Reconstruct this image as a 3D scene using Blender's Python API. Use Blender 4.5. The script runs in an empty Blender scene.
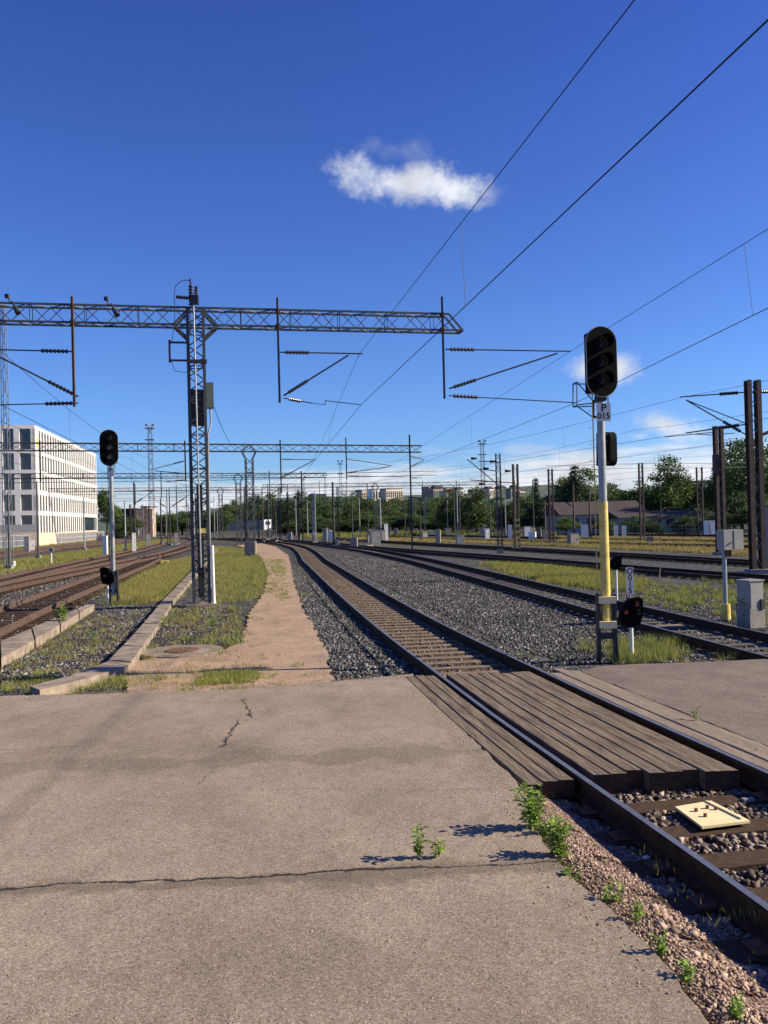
import bpy, bmesh, math, random
import numpy as np
from mathutils import Vector, Matrix
random.seed(7); RNG = np.random.default_rng(7)
scene = bpy.context.scene
COL = scene.collection
R = math.radians

# ------------------------------------------------------------------ camera geometry
F = 858.0; CX, CY = 384.0, 512.0
ROLL = R(1.45); CAMZ = 2.55
PITCH = math.atan((520.2 - CY) / F)
cr, sr, cp, sp = math.cos(ROLL), math.sin(ROLL), math.cos(PITCH), math.sin(PITCH)
FW = Vector((0, cp, sp)); U0 = Vector((0, -sp, cp)); R0 = Vector((1, 0, 0))
RR = cr * R0 - sr * U0; UU = sr * R0 + cr * U0

def Zr(y):
    """rail-head level: the crossing lies a little above the yard and slopes down to it"""
    t = 20.0 - y; s = 2.2
    if t > 21: return .0208 * 21 + 0.0
    return .0208 * s * math.log(1 + math.exp(t / s)) if t > -40 else 0.0
def ray(px, py): return FW + (px - CX) / F * RR - (py - CY) / F * UU
def G(px, py, off=0.):
    d = ray(px, py); t = 5.0
    for _ in range(60):
        z = Zr(d.y * t) + off
        t = t * .3 + .7 * (z - CAMZ) / d.z
    return Vector((d.x * t, d.y * t, CAMZ + d.z * t))
def at(px, py, Y):
    d = ray(px, py); t = Y / d.y
    return Vector((d.x * t, Y, CAMZ + d.z * t))

cam = bpy.data.objects.new('camera', bpy.data.cameras.new('camera')); COL.objects.link(cam)
cam.data.sensor_fit = 'VERTICAL'; cam.data.sensor_height = 36; cam.data.lens = F / 1024 * 36
cam.data.clip_end = 5000; cam.data.clip_start = .1
m3 = Matrix((RR, UU, -FW)).transposed()
cam.matrix_world = Matrix.Translation((0, 0, CAMZ)) @ m3.to_4x4()
scene.camera = cam

# ------------------------------------------------------------------ materials
def mat(name, col, rough=.7, metal=0., var=.0, vscale=5., col2=None, bump=0., bscale=30., island=0., spec=.4, coord='Object', stretch=None, transl=0., prerot=0.):
    m = bpy.data.materials.new(name); m.use_nodes = True
    nt = m.node_tree; N = nt.nodes; L = nt.links
    b = N['Principled BSDF']; b.inputs['Roughness'].default_value = rough; b.inputs['Metallic'].default_value = metal
    b.inputs['Specular IOR Level'].default_value = spec
    c = (*col, 1); b.inputs['Base Color'].default_value = c
    tc = N.new('ShaderNodeTexCoord'); src = tc.outputs[coord]
    if prerot:
        m0 = N.new('ShaderNodeMapping'); m0.inputs['Rotation'].default_value = (0, 0, prerot); L.new(src, m0.inputs[0]); src = m0.outputs[0]
    if stretch:
        mp = N.new('ShaderNodeMapping'); mp.inputs['Scale'].default_value = stretch; L.new(src, mp.inputs[0]); src = mp.outputs[0]
    out = None
    if var > 0 or col2:
        n = N.new('ShaderNodeTexNoise'); n.inputs['Scale'].default_value = vscale; n.inputs['Detail'].default_value = 6; n.inputs['Roughness'].default_value = .65
        L.new(src, n.inputs['Vector'])
        rp = N.new('ShaderNodeValToRGB'); rp.color_ramp.elements[0].position = .32; rp.color_ramp.elements[1].position = .68
        c2 = col2 or tuple(x * (1 - var) for x in col)
        rp.color_ramp.elements[0].color = (*c2, 1)
        rp.color_ramp.elements[1].color = (*(x * (1 + var * .6) for x in col), 1)
        L.new(n.outputs['Fac'], rp.inputs[0]); out = rp.outputs[0]
    if island > 0:
        g = N.new('ShaderNodeNewGeometry'); mr = N.new('ShaderNodeMapRange'); isl = g.outputs['Random Per Island']
        mr.inputs['To Min'].default_value = 1 - island; mr.inputs['To Max'].default_value = 1 + island
        if island >= .7:
            pw_ = N.new('ShaderNodeMath'); pw_.operation = 'POWER'; pw_.inputs[1].default_value = 3.5; L.new(isl, pw_.inputs[0]); isl = pw_.outputs[0]; mr.inputs['To Min'].default_value = .5; mr.inputs['To Max'].default_value = 3.4
        L.new(isl, mr.inputs[0])
        mx = N.new('ShaderNodeMix'); mx.data_type = 'RGBA'; mx.blend_type = 'MULTIPLY'; mx.inputs[0].default_value = 1
        if out: L.new(out, mx.inputs[6])
        else: mx.inputs[6].default_value = c
        L.new(mr.outputs[0], mx.inputs[7]); out = mx.outputs[2]
    if out: L.new(out, b.inputs['Base Color'])
    if bump > 0:
        n2 = N.new('ShaderNodeTexNoise'); n2.inputs['Scale'].default_value = bscale; n2.inputs['Detail'].default_value = 5; L.new(src, n2.inputs['Vector'])
        bp = N.new('ShaderNodeBump'); bp.inputs['Strength'].default_value = bump; bp.inputs['Distance'].default_value = .02
        L.new(n2.outputs['Fac'], bp.inputs['Height']); L.new(bp.outputs[0], b.inputs['Normal'])
    if transl > 0:
        tr = N.new('ShaderNodeBsdfTranslucent'); ms = N.new('ShaderNodeMixShader'); ms.inputs[0].default_value = transl
        if out: L.new(out, tr.inputs[0])
        else: tr.inputs[0].default_value = c
        L.new(b.outputs[0], ms.inputs[1]); L.new(tr.outputs[0], ms.inputs[2]); L.new(ms.outputs[0], N['Material Output'].inputs[0])
    return m

def aggregate_mat(name, cols, scale, rough=.9, big=((.9, .9, .9), (1.1, 1.1, 1.1)), bigscale=.6, bump=.6, bdist=.02, mix_noise=.5, cracks=None, und=.06):
    """stony surface: every voronoi cell one stone colour, larger patches tinted"""
    m = bpy.data.materials.new(name); m.use_nodes = True; nt = m.node_tree; N = nt.nodes; L = nt.links
    b = N['Principled BSDF']; b.inputs['Roughness'].default_value = rough; b.inputs['Specular IOR Level'].default_value = .25
    tc = N.new('ShaderNodeTexCoord')
    v = N.new('ShaderNodeTexVoronoi'); v.inputs['Scale'].default_value = scale; L.new(tc.outputs['Object'], v.inputs['Vector'])
    sep = N.new('ShaderNodeSeparateColor'); L.new(v.outputs['Color'], sep.inputs[0])
    rp = N.new('ShaderNodeValToRGB'); cre = rp.color_ramp
    while len(cre.elements) < len(cols): cre.elements.new(.5)
    for i, (p, c) in enumerate(cols): cre.elements[i].position = p; cre.elements[i].color = (*c, 1)
    L.new(sep.outputs[0], rp.inputs[0])
    n = N.new('ShaderNodeTexNoise'); n.inputs['Scale'].default_value = bigscale; n.inputs['Detail'].default_value = 8; n.inputs['Roughness'].default_value = .7
    L.new(tc.outputs['Object'], n.inputs['Vector'])
    r2 = N.new('ShaderNodeValToRGB'); r2.color_ramp.elements[0].position = .3; r2.color_ramp.elements[1].position = .7
    r2.color_ramp.elements[0].color = (*big[0], 1); r2.color_ramp.elements[1].color = (*big[1], 1); L.new(n.outputs['Fac'], r2.inputs[0])
    mx = N.new('ShaderNodeMix'); mx.data_type = 'RGBA'; mx.blend_type = 'MULTIPLY'; mx.inputs[0].default_value = 1
    L.new(rp.outputs[0], mx.inputs[6]); L.new(r2.outputs[0], mx.inputs[7]); out = mx.outputs[2]
    n3 = N.new('ShaderNodeTexNoise'); n3.inputs['Scale'].default_value = scale * .35; n3.inputs['Detail'].default_value = 6; L.new(tc.outputs['Object'], n3.inputs['Vector'])
    mr = N.new('ShaderNodeMapRange'); mr.inputs[1].default_value = .3; mr.inputs[2].default_value = .7; mr.inputs[3].default_value = 1 - .5 * mix_noise; mr.inputs[4].default_value = 1 + .5 * mix_noise
    L.new(n3.outputs['Fac'], mr.inputs[0])
    mx2 = N.new('ShaderNodeMix'); mx2.data_type = 'RGBA'; mx2.blend_type = 'MULTIPLY'; mx2.inputs[0].default_value = 1
    L.new(out, mx2.inputs[6]); L.new(mr.outputs[0], mx2.inputs[7]); out = mx2.outputs[2]
    ad = N.new('ShaderNodeMath'); ad.operation = 'MULTIPLY_ADD'; ad.inputs[1].default_value = -1.0
    L.new(v.outputs['Distance'], ad.inputs[0]); L.new(n3.outputs['Fac'], ad.inputs[2]); hsrc = ad.outputs[0]
    if cracks:
        # cracks: (a, b, x0, x1, width, amp): the line y = a*x + b between x0 and x1, wandering with noise; or x-direction when flagged 'v'
        sx = N.new('ShaderNodeSeparateXYZ'); L.new(tc.outputs['Object'], sx.inputs[0])
        tot = None
        for ci, (kind, a, c0, u0, u1, w, amp, fs, dark) in enumerate(cracks):
            nn = N.new('ShaderNodeTexNoise'); nn.inputs['Scale'].default_value = fs; nn.inputs['Detail'].default_value = 6; nn.inputs['Roughness'].default_value = .7
            mp = N.new('ShaderNodeMapping'); mp.inputs['Location'].default_value = (ci * 3.7, ci * 1.3, 0); L.new(tc.outputs['Object'], mp.inputs[0]); L.new(mp.outputs[0], nn.inputs['Vector'])
            U, V = (sx.outputs[0], sx.outputs[1]) if kind == 'h' else (sx.outputs[1], sx.outputs[0])
            f = N.new('ShaderNodeMath'); f.operation = 'MULTIPLY_ADD'; f.inputs[1].default_value = -a; f.inputs[2].default_value = -c0; L.new(U, f.inputs[0])
            g = N.new('ShaderNodeMath'); g.operation = 'ADD'; L.new(f.outputs[0], g.inputs[0]); L.new(V, g.inputs[1])
            h = N.new('ShaderNodeMath'); h.operation = 'MULTIPLY_ADD'; h.inputs[1].default_value = amp; L.new(nn.outputs['Fac'], h.inputs[0]); L.new(g.outputs[0], h.inputs[2])
            h2 = N.new('ShaderNodeMath'); h2.operation = 'SUBTRACT'; h2.inputs[1].default_value = amp * .5; L.new(h.outputs[0], h2.inputs[0])
            ab = N.new('ShaderNodeMath'); ab.operation = 'ABSOLUTE'; L.new(h2.outputs[0], ab.inputs[0])
            # width varies along
            nw = N.new('ShaderNodeTexNoise'); nw.inputs['Scale'].default_value = 1.7; nw.inputs['Detail'].default_value = 3; L.new(mp.outputs[0], nw.inputs['Vector'])
            wv = N.new('ShaderNodeMapRange'); wv.inputs[1].default_value = .35; wv.inputs[2].default_value = .65; wv.inputs[3].default_value = w * .25; wv.inputs[4].default_value = w * 1.5; L.new(nw.outputs['Fac'], wv.inputs[0])
            dv = N.new('ShaderNodeMath'); dv.operation = 'DIVIDE'; L.new(ab.outputs[0], dv.inputs[0]); L.new(wv.outputs[0], dv.inputs[1])
            mk = N.new('ShaderNodeMapRange'); mk.inputs[1].default_value = .5; mk.inputs[2].default_value = 1.2; mk.inputs[3].default_value = 1; mk.inputs[4].default_value = 0; L.new(dv.outputs[0], mk.inputs[0])
            e0 = N.new('ShaderNodeMapRange'); e0.inputs[1].default_value = u0; e0.inputs[2].default_value = u0 + .15; L.new(U, e0.inputs[0])
            e1 = N.new('ShaderNodeMapRange'); e1.inputs[1].default_value = u1 - .15; e1.inputs[2].default_value = u1; e1.inputs[3].default_value = 1; e1.inputs[4].default_value = 0; L.new(U, e1.inputs[0])
            p1 = N.new('ShaderNodeMath'); p1.operation = 'MULTIPLY'; L.new(e0.outputs[0], p1.inputs[0]); L.new(e1.outputs[0], p1.inputs[1])
            p2 = N.new('ShaderNodeMath'); p2.operation = 'MULTIPLY'; L.new(p1.outputs[0], p2.inputs[0]); L.new(mk.outputs[0], p2.inputs[1])
            p3 = N.new('ShaderNodeMath'); p3.operation = 'MULTIPLY'; p3.inputs[1].default_value = dark; L.new(p2.outputs[0], p3.inputs[0])
            if tot is None: tot = p3.outputs[0]
            else:
                q = N.new('ShaderNodeMath'); q.operation = 'MAXIMUM'; L.new(tot, q.inputs[0]); L.new(p3.outputs[0], q.inputs[1]); tot = q.outputs[0]
        mc = N.new('ShaderNodeMix'); mc.data_type = 'RGBA'; L.new(tot, mc.inputs[0]); L.new(out, mc.inputs[6]); mc.inputs[7].default_value = (.012, .011, .01, 1); out = mc.outputs[2]
        hh = N.new('ShaderNodeMath'); hh.operation = 'MULTIPLY_ADD'; hh.inputs[1].default_value = -3.0; L.new(tot, hh.inputs[0]); L.new(hsrc, hh.inputs[2]); hsrc = hh.outputs[0]
    L.new(out, b.inputs['Base Color'])
    bp = N.new('ShaderNodeBump'); bp.inputs['Strength'].default_value = bump; bp.inputs['Distance'].default_value = bdist
    L.new(hsrc, bp.inputs['Height'])
    nu = N.new('ShaderNodeTexNoise'); nu.inputs['Scale'].default_value = 1.1; nu.inputs['Detail'].default_value = 4; L.new(tc.outputs['Object'], nu.inputs['Vector'])
    b2 = N.new('ShaderNodeBump'); b2.inputs['Strength'].default_value = 1.0; b2.inputs['Distance'].default_value = und; L.new(nu.outputs['Fac'], b2.inputs['Height']); L.new(bp.outputs[0], b2.inputs['Normal'])
    L.new(b2.outputs[0], b.inputs['Normal'])
    return m

M = {}
M['asphalt'] = aggregate_mat('asphalt_old', [(0, (.11, .088, .066)), (.25, (.245, .200, .150)), (.85, (.31, .253, .192)), (1, (.48, .41, .345))], 150, big=((.68, .66, .65), (1.16, 1.12, 1.08)), bigscale=.5, bump=.35, bdist=.006, mix_noise=.35,
    cracks=[('h', .055, 5.62, -7, 1.25, .020, .24, 2.6, .95), ('h', .055, 5.56, -7, 1.3, .15, .3, 2.2, .38), ('h', .03, 8.6, -5, 1.5, .4, 1.2, .7, .22), ('v', -.03, -1.50, 9.0, 10.6, .016, .34, 3.4, .9), ('v', -.25, .95, 10.4, 11.9, .014, .3, 3.4, .85), ('h', .10, 9.6, -5, -3.3, .012, .3, 1.2, .6), ('v', .2, -3.3, 7.6, 9.0, .012, .5, 1.5, .35), ('h', -.1, 7.4, -1.4, .9, .010, .5, 1.5, .3)])
M['asphalt_right'] = aggregate_mat('asphalt_darker', [(0, (.08, .062, .05)), (.3, (.155, .122, .10)), (.85, (.20, .16, .13)), (1, (.38, .32, .27))], 150, big=((.7, .68, .68), (1.12, 1.08, 1.05)), bigscale=.6, bump=.35, bdist=.006, mix_noise=.35)
M['ballast'] = aggregate_mat('ballast_grey', [(0, (.012, .013, .013)), (.45, (.045, .047, .046)), (.8, (.10, .10, .095)), (1, (.24, .225, .205))], 17, big=((.7, .7, .7), (1.2, 1.15, 1.1)), bigscale=.35, bump=1, bdist=.05)
M['ballast_bed'] = aggregate_mat('ballast_rusty', [(0, (.02, .015, .012)), (.45, (.075, .055, .042)), (.8, (.13, .10, .08)), (1, (.26, .22, .18))], 17, big=((.7, .7, .7), (1.2, 1.15, 1.1)), bigscale=.35, bump=1, bdist=.05)
M['path'] = aggregate_mat('path_grit', [(0, (.22, .145, .09)), (.5, (.36, .25, .16)), (1, (.50, .38, .27))], 60, big=((.72, .74, .74), (1.12, 1.08, 1.05)), bigscale=.7, bump=.5, bdist=.015)
M['gravel'] = aggregate_mat('pink_gravel', [(0, (.08, .05, .038)), (.4, (.2, .135, .105)), (.8, (.30, .22, .18)), (1, (.46, .37, .31))], 45, big=((.7, .7, .7), (1.1, 1.05, 1)), bigscale=1.2, bump=.9, bdist=.02)
M['soil'] = aggregate_mat('grassy_soil', [(0, (.05, .045, .02)), (.5, (.10, .09, .035)), (1, (.18, .15, .07))], 14, big=((.7, .8, .6), (1.2, 1.1, 1)), bigscale=.5, bump=.6, bdist=.04)
M['yard'] = aggregate_mat('yard_ground', [(0, (.025, .024, .02)), (.5, (.065, .06, .05)), (1, (.16, .145, .12))], 9, big=((.7, .72, .6), (1.2, 1.12, 1.0)), bigscale=.08, bump=.8, bdist=.05)
M['stone'] = mat('ballast_stone', (.085, .083, .078), .85, var=.5, vscale=.8, island=.85)
M['stone_warm'] = mat('gravel_stone', (.32, .225, .17), .85, var=.35, vscale=1.5, island=.6)
M['railtop'] = mat('rail_head_polished', (.20, .205, .225), .42, .6, var=.25, vscale=6)
M['rail'] = mat('rail_rusty', (.060, .034, .019), .9, .0, spec=.1, var=.45, vscale=9, bump=.3)
M['rail_light'] = mat('rail_rust_bright', (.085, .05, .034), .8, .0, var=.45, vscale=5, bump=.3)
M['rail_tan'] = mat('rail_head_tan', (.15, .105, .078), .6, .2, var=.3, vscale=3)
M['sleeper_wood'] = mat('tarred_sleeper', (.075, .048, .033), .9, spec=.12, var=.5, vscale=8, bump=.6, bscale=20, stretch=(1, 6, 6))
M['sleeper_conc'] = mat('concrete_sleeper', (.19, .145, .10), .9, var=.45, spec=.15, vscale=4, bump=.3)
M['sleeper_dull'] = mat('buried_sleeper', (.085, .072, .058), .9, var=.4, vscale=4)
M['plank'] = mat('weathered_plank', (.23, .18, .125), .8, col2=(.065, .048, .035), vscale=3.2, bump=.8, bscale=14, island=.42, spec=.15, prerot=R(-9), stretch=(7, .45, 7))
M['plank_light'] = mat('weathered_plank_pale', (.28, .22, .155), .8, col2=(.15, .115, .085), vscale=3.2, bump=.8, bscale=14, island=.3, prerot=R(-9), stretch=(7, .45, 7))
M['concrete'] = mat('concrete_trough', (.25, .20, .15), .9, var=.55, vscale=3, bump=.4, bscale=25)
M['conc_grey'] = mat('concrete_grey', (.24, .225, .20), .9, var=.25, vscale=3, bump=.3)
M['galv'] = mat('galvanised_steel', (.30, .32, .33), .5, .35, var=.25, vscale=4)
M['mast'] = mat('mast_steel_blue_grey', (.062, .07, .075), .55, .3, var=.4, vscale=3)
M['dark_steel'] = mat('dark_steel', (.035, .037, .04), .6, .3, var=.3, vscale=5)
M['rust_mast'] = mat('rust_brown_mast', (.085, .055, .042), .75, .0, var=.45, vscale=2.5, bump=.2)
M['insul'] = mat('brown_insulator', (.022, .014, .012), .35, spec=.5)
M['wire'] = mat('wire_copper_dark', (.03, .03, .034), .6, .3)
M['black'] = mat('signal_black', (.003, .003, .0035), .85, var=.2, vscale=8, spec=.12)
M['rim'] = mat('signal_rim_grey', (.38, .40, .41), .5, var=.1)
M['hood'] = mat('signal_hood_black', (.004, .004, .005), .85, spec=.1)
M['lens'] = mat('unlit_lens', (.03, .018, .02), .3, spec=.3)
M['lens_red'] = mat('red_reflector_lens', (.40, .03, .025), .2, spec=.7)
M['lens_dim'] = mat('dim_red_lens', (.13, .018, .018), .2, spec=.7)
M['yellow'] = mat('yellow_paint', (.68, .52, .14), .6, var=.35, vscale=7)
M['yellow_pale'] = mat('faded_yellow_paint', (.80, .66, .36), .55, var=.10, vscale=6)
M['white'] = mat('white_paint', (.74, .73, .69), .5, var=.12, vscale=4)
M['text'] = mat('black_lettering', (.012, .012, .015), .6)
M['boxgrey'] = mat('grey_cabinet_paint', (.27, .27, .255), .5, var=.15, vscale=3)
M['boxgreen'] = mat('grey_green_box', (.105, .125, .10), .5, var=.2, vscale=3)
M['facade'] = mat('white_facade', (.60, .59, .57), .7, var=.05, vscale=.3)
M['plinth'] = mat('beige_plinth', (.55, .44, .33), .8, var=.1, vscale=.5)
M['pane'] = mat('window_glass', (.03, .045, .06), .08, spec=.8)
M['pane_side'] = mat('deep_window_glass', (.045, .04, .038), .3, spec=.3)
M['grey_panel'] = mat('grey_panel', (.30, .30, .30), .6)
M['fence'] = mat('fence_mesh_grey', (.42, .43, .43), .6, .2)
M['housewall'] = mat('dull_render', (.33, .33, .32), .8, var=.2, vscale=.6)
M['roof'] = mat('brown_roof', (.05, .038, .035), .8, var=.3, vscale=1)
M['brick'] = mat('dark_brick', (.04, .033, .033), .85, var=.3, vscale=1)
M['beige'] = mat('beige_render', (.55, .45, .36), .8, var=.1, vscale=1)
M['bark'] = mat('bark', (.06, .045, .033), .9, var=.4, vscale=4, bump=.5)
M['leaf_dark'] = mat('leaves_dark', (.055, .090, .024), .6, island=.55, transl=.18, spec=.3)
M['leaf_mid'] = mat('leaves_mid', (.078, .130, .032), .6, island=.55, transl=.22, spec=.3)
M['leaf_pine'] = mat('leaves_spruce', (.034, .060, .026), .7, island=.5, transl=.08, spec=.2)
M['leaf_weed'] = mat('leaves_weed', (.23, .33, .06), .5, island=.45, transl=.35, spec=.35)
M['grass'] = mat('grass_blades', (.33, .32, .085), .7, col2=(.14, .19, .04), vscale=1.6, island=.5, transl=.3, spec=.2)
M['grass_dry'] = mat('dry_grass_blades', (.40, .31, .12), .75, col2=(.20, .19, .055), vscale=.8, island=.4, transl=.3, spec=.2)
M['train'] = mat('train_white', (.72, .73, .74), .35)
M['train_grey'] = mat('train_grey', (.12, .13, .13), .4)
M['hill'] = mat('far_wooded_hill', (.085, .12, .075), .9, col2=(.05, .075, .05), vscale=.08, bump=.6, bscale=.2)
M['rust_iron'] = mat('rusty_iron', (.16, .07, .04), .85, var=.4, vscale=6, bump=.4)

# ------------------------------------------------------------------ mesh builder
ORG = {}
class MB:
    def __init__(s): s.v = []; s.f = []; s.m = []
    def add(s, vs, fs, mi=0):
        o = len(s.v); s.v += [tuple(x) for x in vs]; s.f += [tuple(i + o for i in f) for f in fs]; s.m += [mi] * len(fs); return s
    def frame(s, o, X, Y, Z, mi=0, bev=0):
        """box: centre o with half-axis vectors X,Y,Z"""
        o = Vector(o); X = Vector(X); Y = Vector(Y); Z = Vector(Z)
        if X.cross(Y).dot(Z) < 0: X = -X
        c = [o + a * X + b * Y + d * Z for d in (-1, 1) for b in (-1, 1) for a in (-1, 1)]
        return s.add(c, [(0, 2, 3, 1), (4, 5, 7, 6), (0, 1, 5, 4), (2, 6, 7, 3), (0, 4, 6, 2), (1, 3, 7, 5)], mi)
    def box(s, c, size, rz=0, mi=0):
        ca, sa = math.cos(rz), math.sin(rz)
        return s.frame(c, (ca * size[0] / 2, sa * size[0] / 2, 0), (-sa * size[1] / 2, ca * size[1] / 2, 0), (0, 0, size[2] / 2), mi)
    def bar(s, a, b, w, h=None, up=(0, 0, 1), mi=0):
        a = Vector(a); b = Vector(b); h = h or w; d = (b - a)
        if d.length < 1e-6: return s
        n = d.normalized(); up = Vector(up)
        if abs(n.dot(up)) > .95: up = Vector((1, 0, 0)) if abs(n.x) < .9 else Vector((0, 1, 0))
        x = n.cross(up).normalized(); y = x.cross(n)
        return s.frame((a + b) / 2, x * w / 2, d / 2, y * h / 2, mi)
    def tube(s, a, b, r, n=8, r2=None, cap=True, mi=0):
        a = Vector(a); b = Vector(b); d = (b - a).normalized(); r2 = r if r2 is None else r2
        up = Vector((0, 0, 1)) if abs(d.z) < .9 else Vector((1, 0, 0))
        x = d.cross(up).normalized(); y = x.cross(d)
        vs = []
        for (p, q) in ((a, r), (b, r2)):
            for i in range(n):
                t = 2 * math.pi * i / n; vs.append(p + x * math.cos(t) * q - y * math.sin(t) * q)
        fs = [(i, (i + 1) % n, n + (i + 1) % n, n + i) for i in range(n)]
        if cap: fs += [tuple(range(n - 1, -1, -1)), tuple(range(n, 2 * n))]
        return s.add(vs, fs, mi)
    def path(s, pts, r, n=6, mi=0):
        for a, b in zip(pts, pts[1:]): s.tube(a, b, r, n, cap=False, mi=mi)
        return s
    def ribs(s, a, b, r, k, n=10, core=.5):
        a = Vector(a); b = Vector(b); s.tube(a, b, r * core, n)
        for i in range(k):
            t = (i + .5) / k; c = a.lerp(b, t); d = (b - a) / k * .28
            s.tube(c - d, c + d, r, n, r * .75)
        return s
    def disc(s, c, nrm, r, n=20, mi=0, depth=.02):
        c = Vector(c); nrm = Vector(nrm).normalized(); return s.tube(c - nrm * depth / 2, c + nrm * depth / 2, r, n, mi=mi)
    def build(s, name, mats, parent=None, smooth=False):
        org = ORG.get(parent.name, Vector((0, 0, 0))) if parent else Vector((0, 0, 0))
        me = bpy.data.meshes.new(name)
        me.from_pydata([(x - org.x, y - org.y, z - org.z) for x, y, z in s.v], [], s.f)
        if not isinstance(mats, (list, tuple)): mats = [mats]
        for m_ in mats: me.materials.append(m_)
        if len(mats) > 1: me.polygons.foreach_set('material_index', s.m)
        if smooth: me.polygons.foreach_set('use_smooth', [True] * len(me.polygons))
        me.update()
        o = bpy.data.objects.new(name, me); COL.objects.link(o)
        if parent: o.parent = parent; ORG[o.name] = org
        else: ORG[o.name] = org
        return o
def tag(o, label=None, cat=None, group=None, kind=None):
    if label: o['label'] = label
    if cat: o['category'] = cat
    if group: o['group'] = group
    if kind: o['kind'] = kind
    return o
def thing(name, loc, label, cat, group=None):
    o = bpy.data.objects.new(name, None); COL.objects.link(o); o.location = loc; o.empty_display_size = .2
    ORG[o.name] = Vector(loc); return tag(o, label, cat, group)
def copy_tree(o, loc=None, rz=None, scale=None, parent=None, label=None):
    c = o.copy(); COL.objects.link(c)
    if parent: c.parent = parent
    if loc is not None: c.location = loc
    if rz is not None: c.rotation_euler = (0, 0, rz)
    if scale is not None: c.scale = (scale,) * 3 if not isinstance(scale, tuple) else scale
    if label: c['label'] = label
    for ch in [x for x in o.children]: copy_tree(ch, parent=c)
    return c
def text_obj(s, size, mt, name, parent, loc, rot):
    cu = bpy.data.curves.new(name, 'FONT'); cu.body = s; cu.size = size; cu.align_x = 'CENTER'; cu.align_y = 'CENTER'; cu.extrude = .002; cu.offset = size * .018
    t = bpy.data.objects.new('tmp', cu); COL.objects.link(t); bpy.context.view_layer.update()
    me = bpy.data.meshes.new_from_object(t.evaluated_get(bpy.context.evaluated_depsgraph_get()))
    bpy.data.objects.remove(t); me.materials.clear(); me.materials.append(mt)
    Mx = Matrix.Translation(loc) @ rot.to_4x4(); me.transform(Mx)
    o = bpy.data.objects.new(name, me); COL.objects.link(o); o.parent = parent; return o

def truss(mb, A, B, u, v, wu, wv, bays, leg, br, sides=(1, 1, 1, 1), wB=None):
    """box truss: axis A->B, cross directions u,v with widths wu,wv"""
    A = Vector(A); B = Vector(B); u = Vector(u).normalized(); v = Vector(v).normalized()
    wB = wB or (wu, wv)
    def P(t, a, b): 
        return A.lerp(B, t) + u * a * ((1 - t) * wu + t * wB[0]) / 2 + v * b * ((1 - t) * wv + t * wB[1]) / 2
    cs = [(-1, -1), (1, -1), (1, 1), (-1, 1)]
    for a, b in cs: mb.bar(P(0, a, b), P(1, a, b), leg, up=v)
    for k in range(4):
        if not sides[k]: continue
        c0, c1 = cs[k], cs[(k + 1) % 4]
        for i in range(bays):
            t0, t1 = i / bays, (i + 1) / bays
            p, q = (c0, c1) if (i + k) % 2 == 0 else (c1, c0)
            mb.bar(P(t0, *p), P(t1, *q), br, up=v)
            if br > .012 and i % 3 == 0: mb.bar(P(t0, *c0), P(t0, *c1), br * .9, up=v)
    return mb

# ------------------------------------------------------------------ ground sheets
def jitter_poly(pts, step=.25, amp=.05):
    out = []
    n = len(pts)
    for i in range(n):
        a = Vector(pts[i][:2]); b = Vector(pts[(i + 1) % n][:2]); k = max(1, min(400, int((b - a).length / step)))
        for j in range(k):
            p = a.lerp(b, j / k); out.append((p.x + random.uniform(-amp, amp), p.y + random.uniform(-amp, amp)))
    return out
def sheet(name, pts, off, m, label=None, thick=0, jit=.05, step=.25, zf=None, cuts=None, **kw):
    pp = jitter_poly(pts, step, jit) if jit else [(p[0], p[1]) for p in pts]
    bm = bmesh.new(); vs = [bm.verts.new((x, y, 0)) for x, y in pp]
    f = bm.faces.new(vs); f.normal_update()
    if f.normal.z < 0: bmesh.ops.reverse_faces(bm, faces=[f])
    ys = [p[1] for p in pp]; y = min(ys); y1 = max(ys)
    bmesh.ops.triangulate(bm, faces=bm.faces[:])
    cl = cuts or [c for c in np.arange(-6, 40, 1.0)]
    for c in cl:
        if y < c < y1: bmesh.ops.bisect_plane(bm, geom=bm.verts[:] + bm.edges[:] + bm.faces[:], plane_co=(0, float(c), 0), plane_no=(0, 1, 0))
    if thick:
        r = bmesh.ops.extrude_face_region(bm, geom=bm.faces[:])
        nv = set(v for v in r['geom'] if isinstance(v, bmesh.types.BMVert))
        for v in bm.verts: 
            if v not in nv: v.co.z -= thick
    for v in bm.verts: v.co.z += Zr(v.co.y) + (off if zf is None else zf(v.co.x, v.co.y))
    bmesh.ops.recalc_face_normals(bm, faces=bm.faces[:])
    me = bpy.data.meshes.new(name); bm.to_mesh(me); bm.free(); me.materials.append(m)
    o = bpy.data.objects.new(name, me); COL.objects.link(o); tag(o, kind='structure')
    return o
def gp(pts, off=0): return [G(x, y, off) for x, y in pts]

# base ground: one sheet to the horizon
bm = bmesh.new()
xs = [-3000, -300, -100, -40, 0, 40, 100, 300, 3000]; ysl = [-200, -30, -6] + [i * 1.0 for i in range(-4, 34)] + [40, 60, 100, 200, 600, 3500]
gv = [[bm.verts.new((x, y, Zr(y) - .235)) for x in xs] for y in ysl]
for j in range(len(ysl) - 1):
    for i in range(len(xs) - 1): bm.faces.new((gv[j][i], gv[j][i + 1], gv[j + 1][i + 1], gv[j + 1][i]))
me = bpy.data.meshes.new('ground'); bm.to_mesh(me); bm.free(); me.materials.append(M['yard'])
o = bpy.data.objects.new('ground', me); COL.objects.link(o); tag(o, kind='structure')

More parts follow.
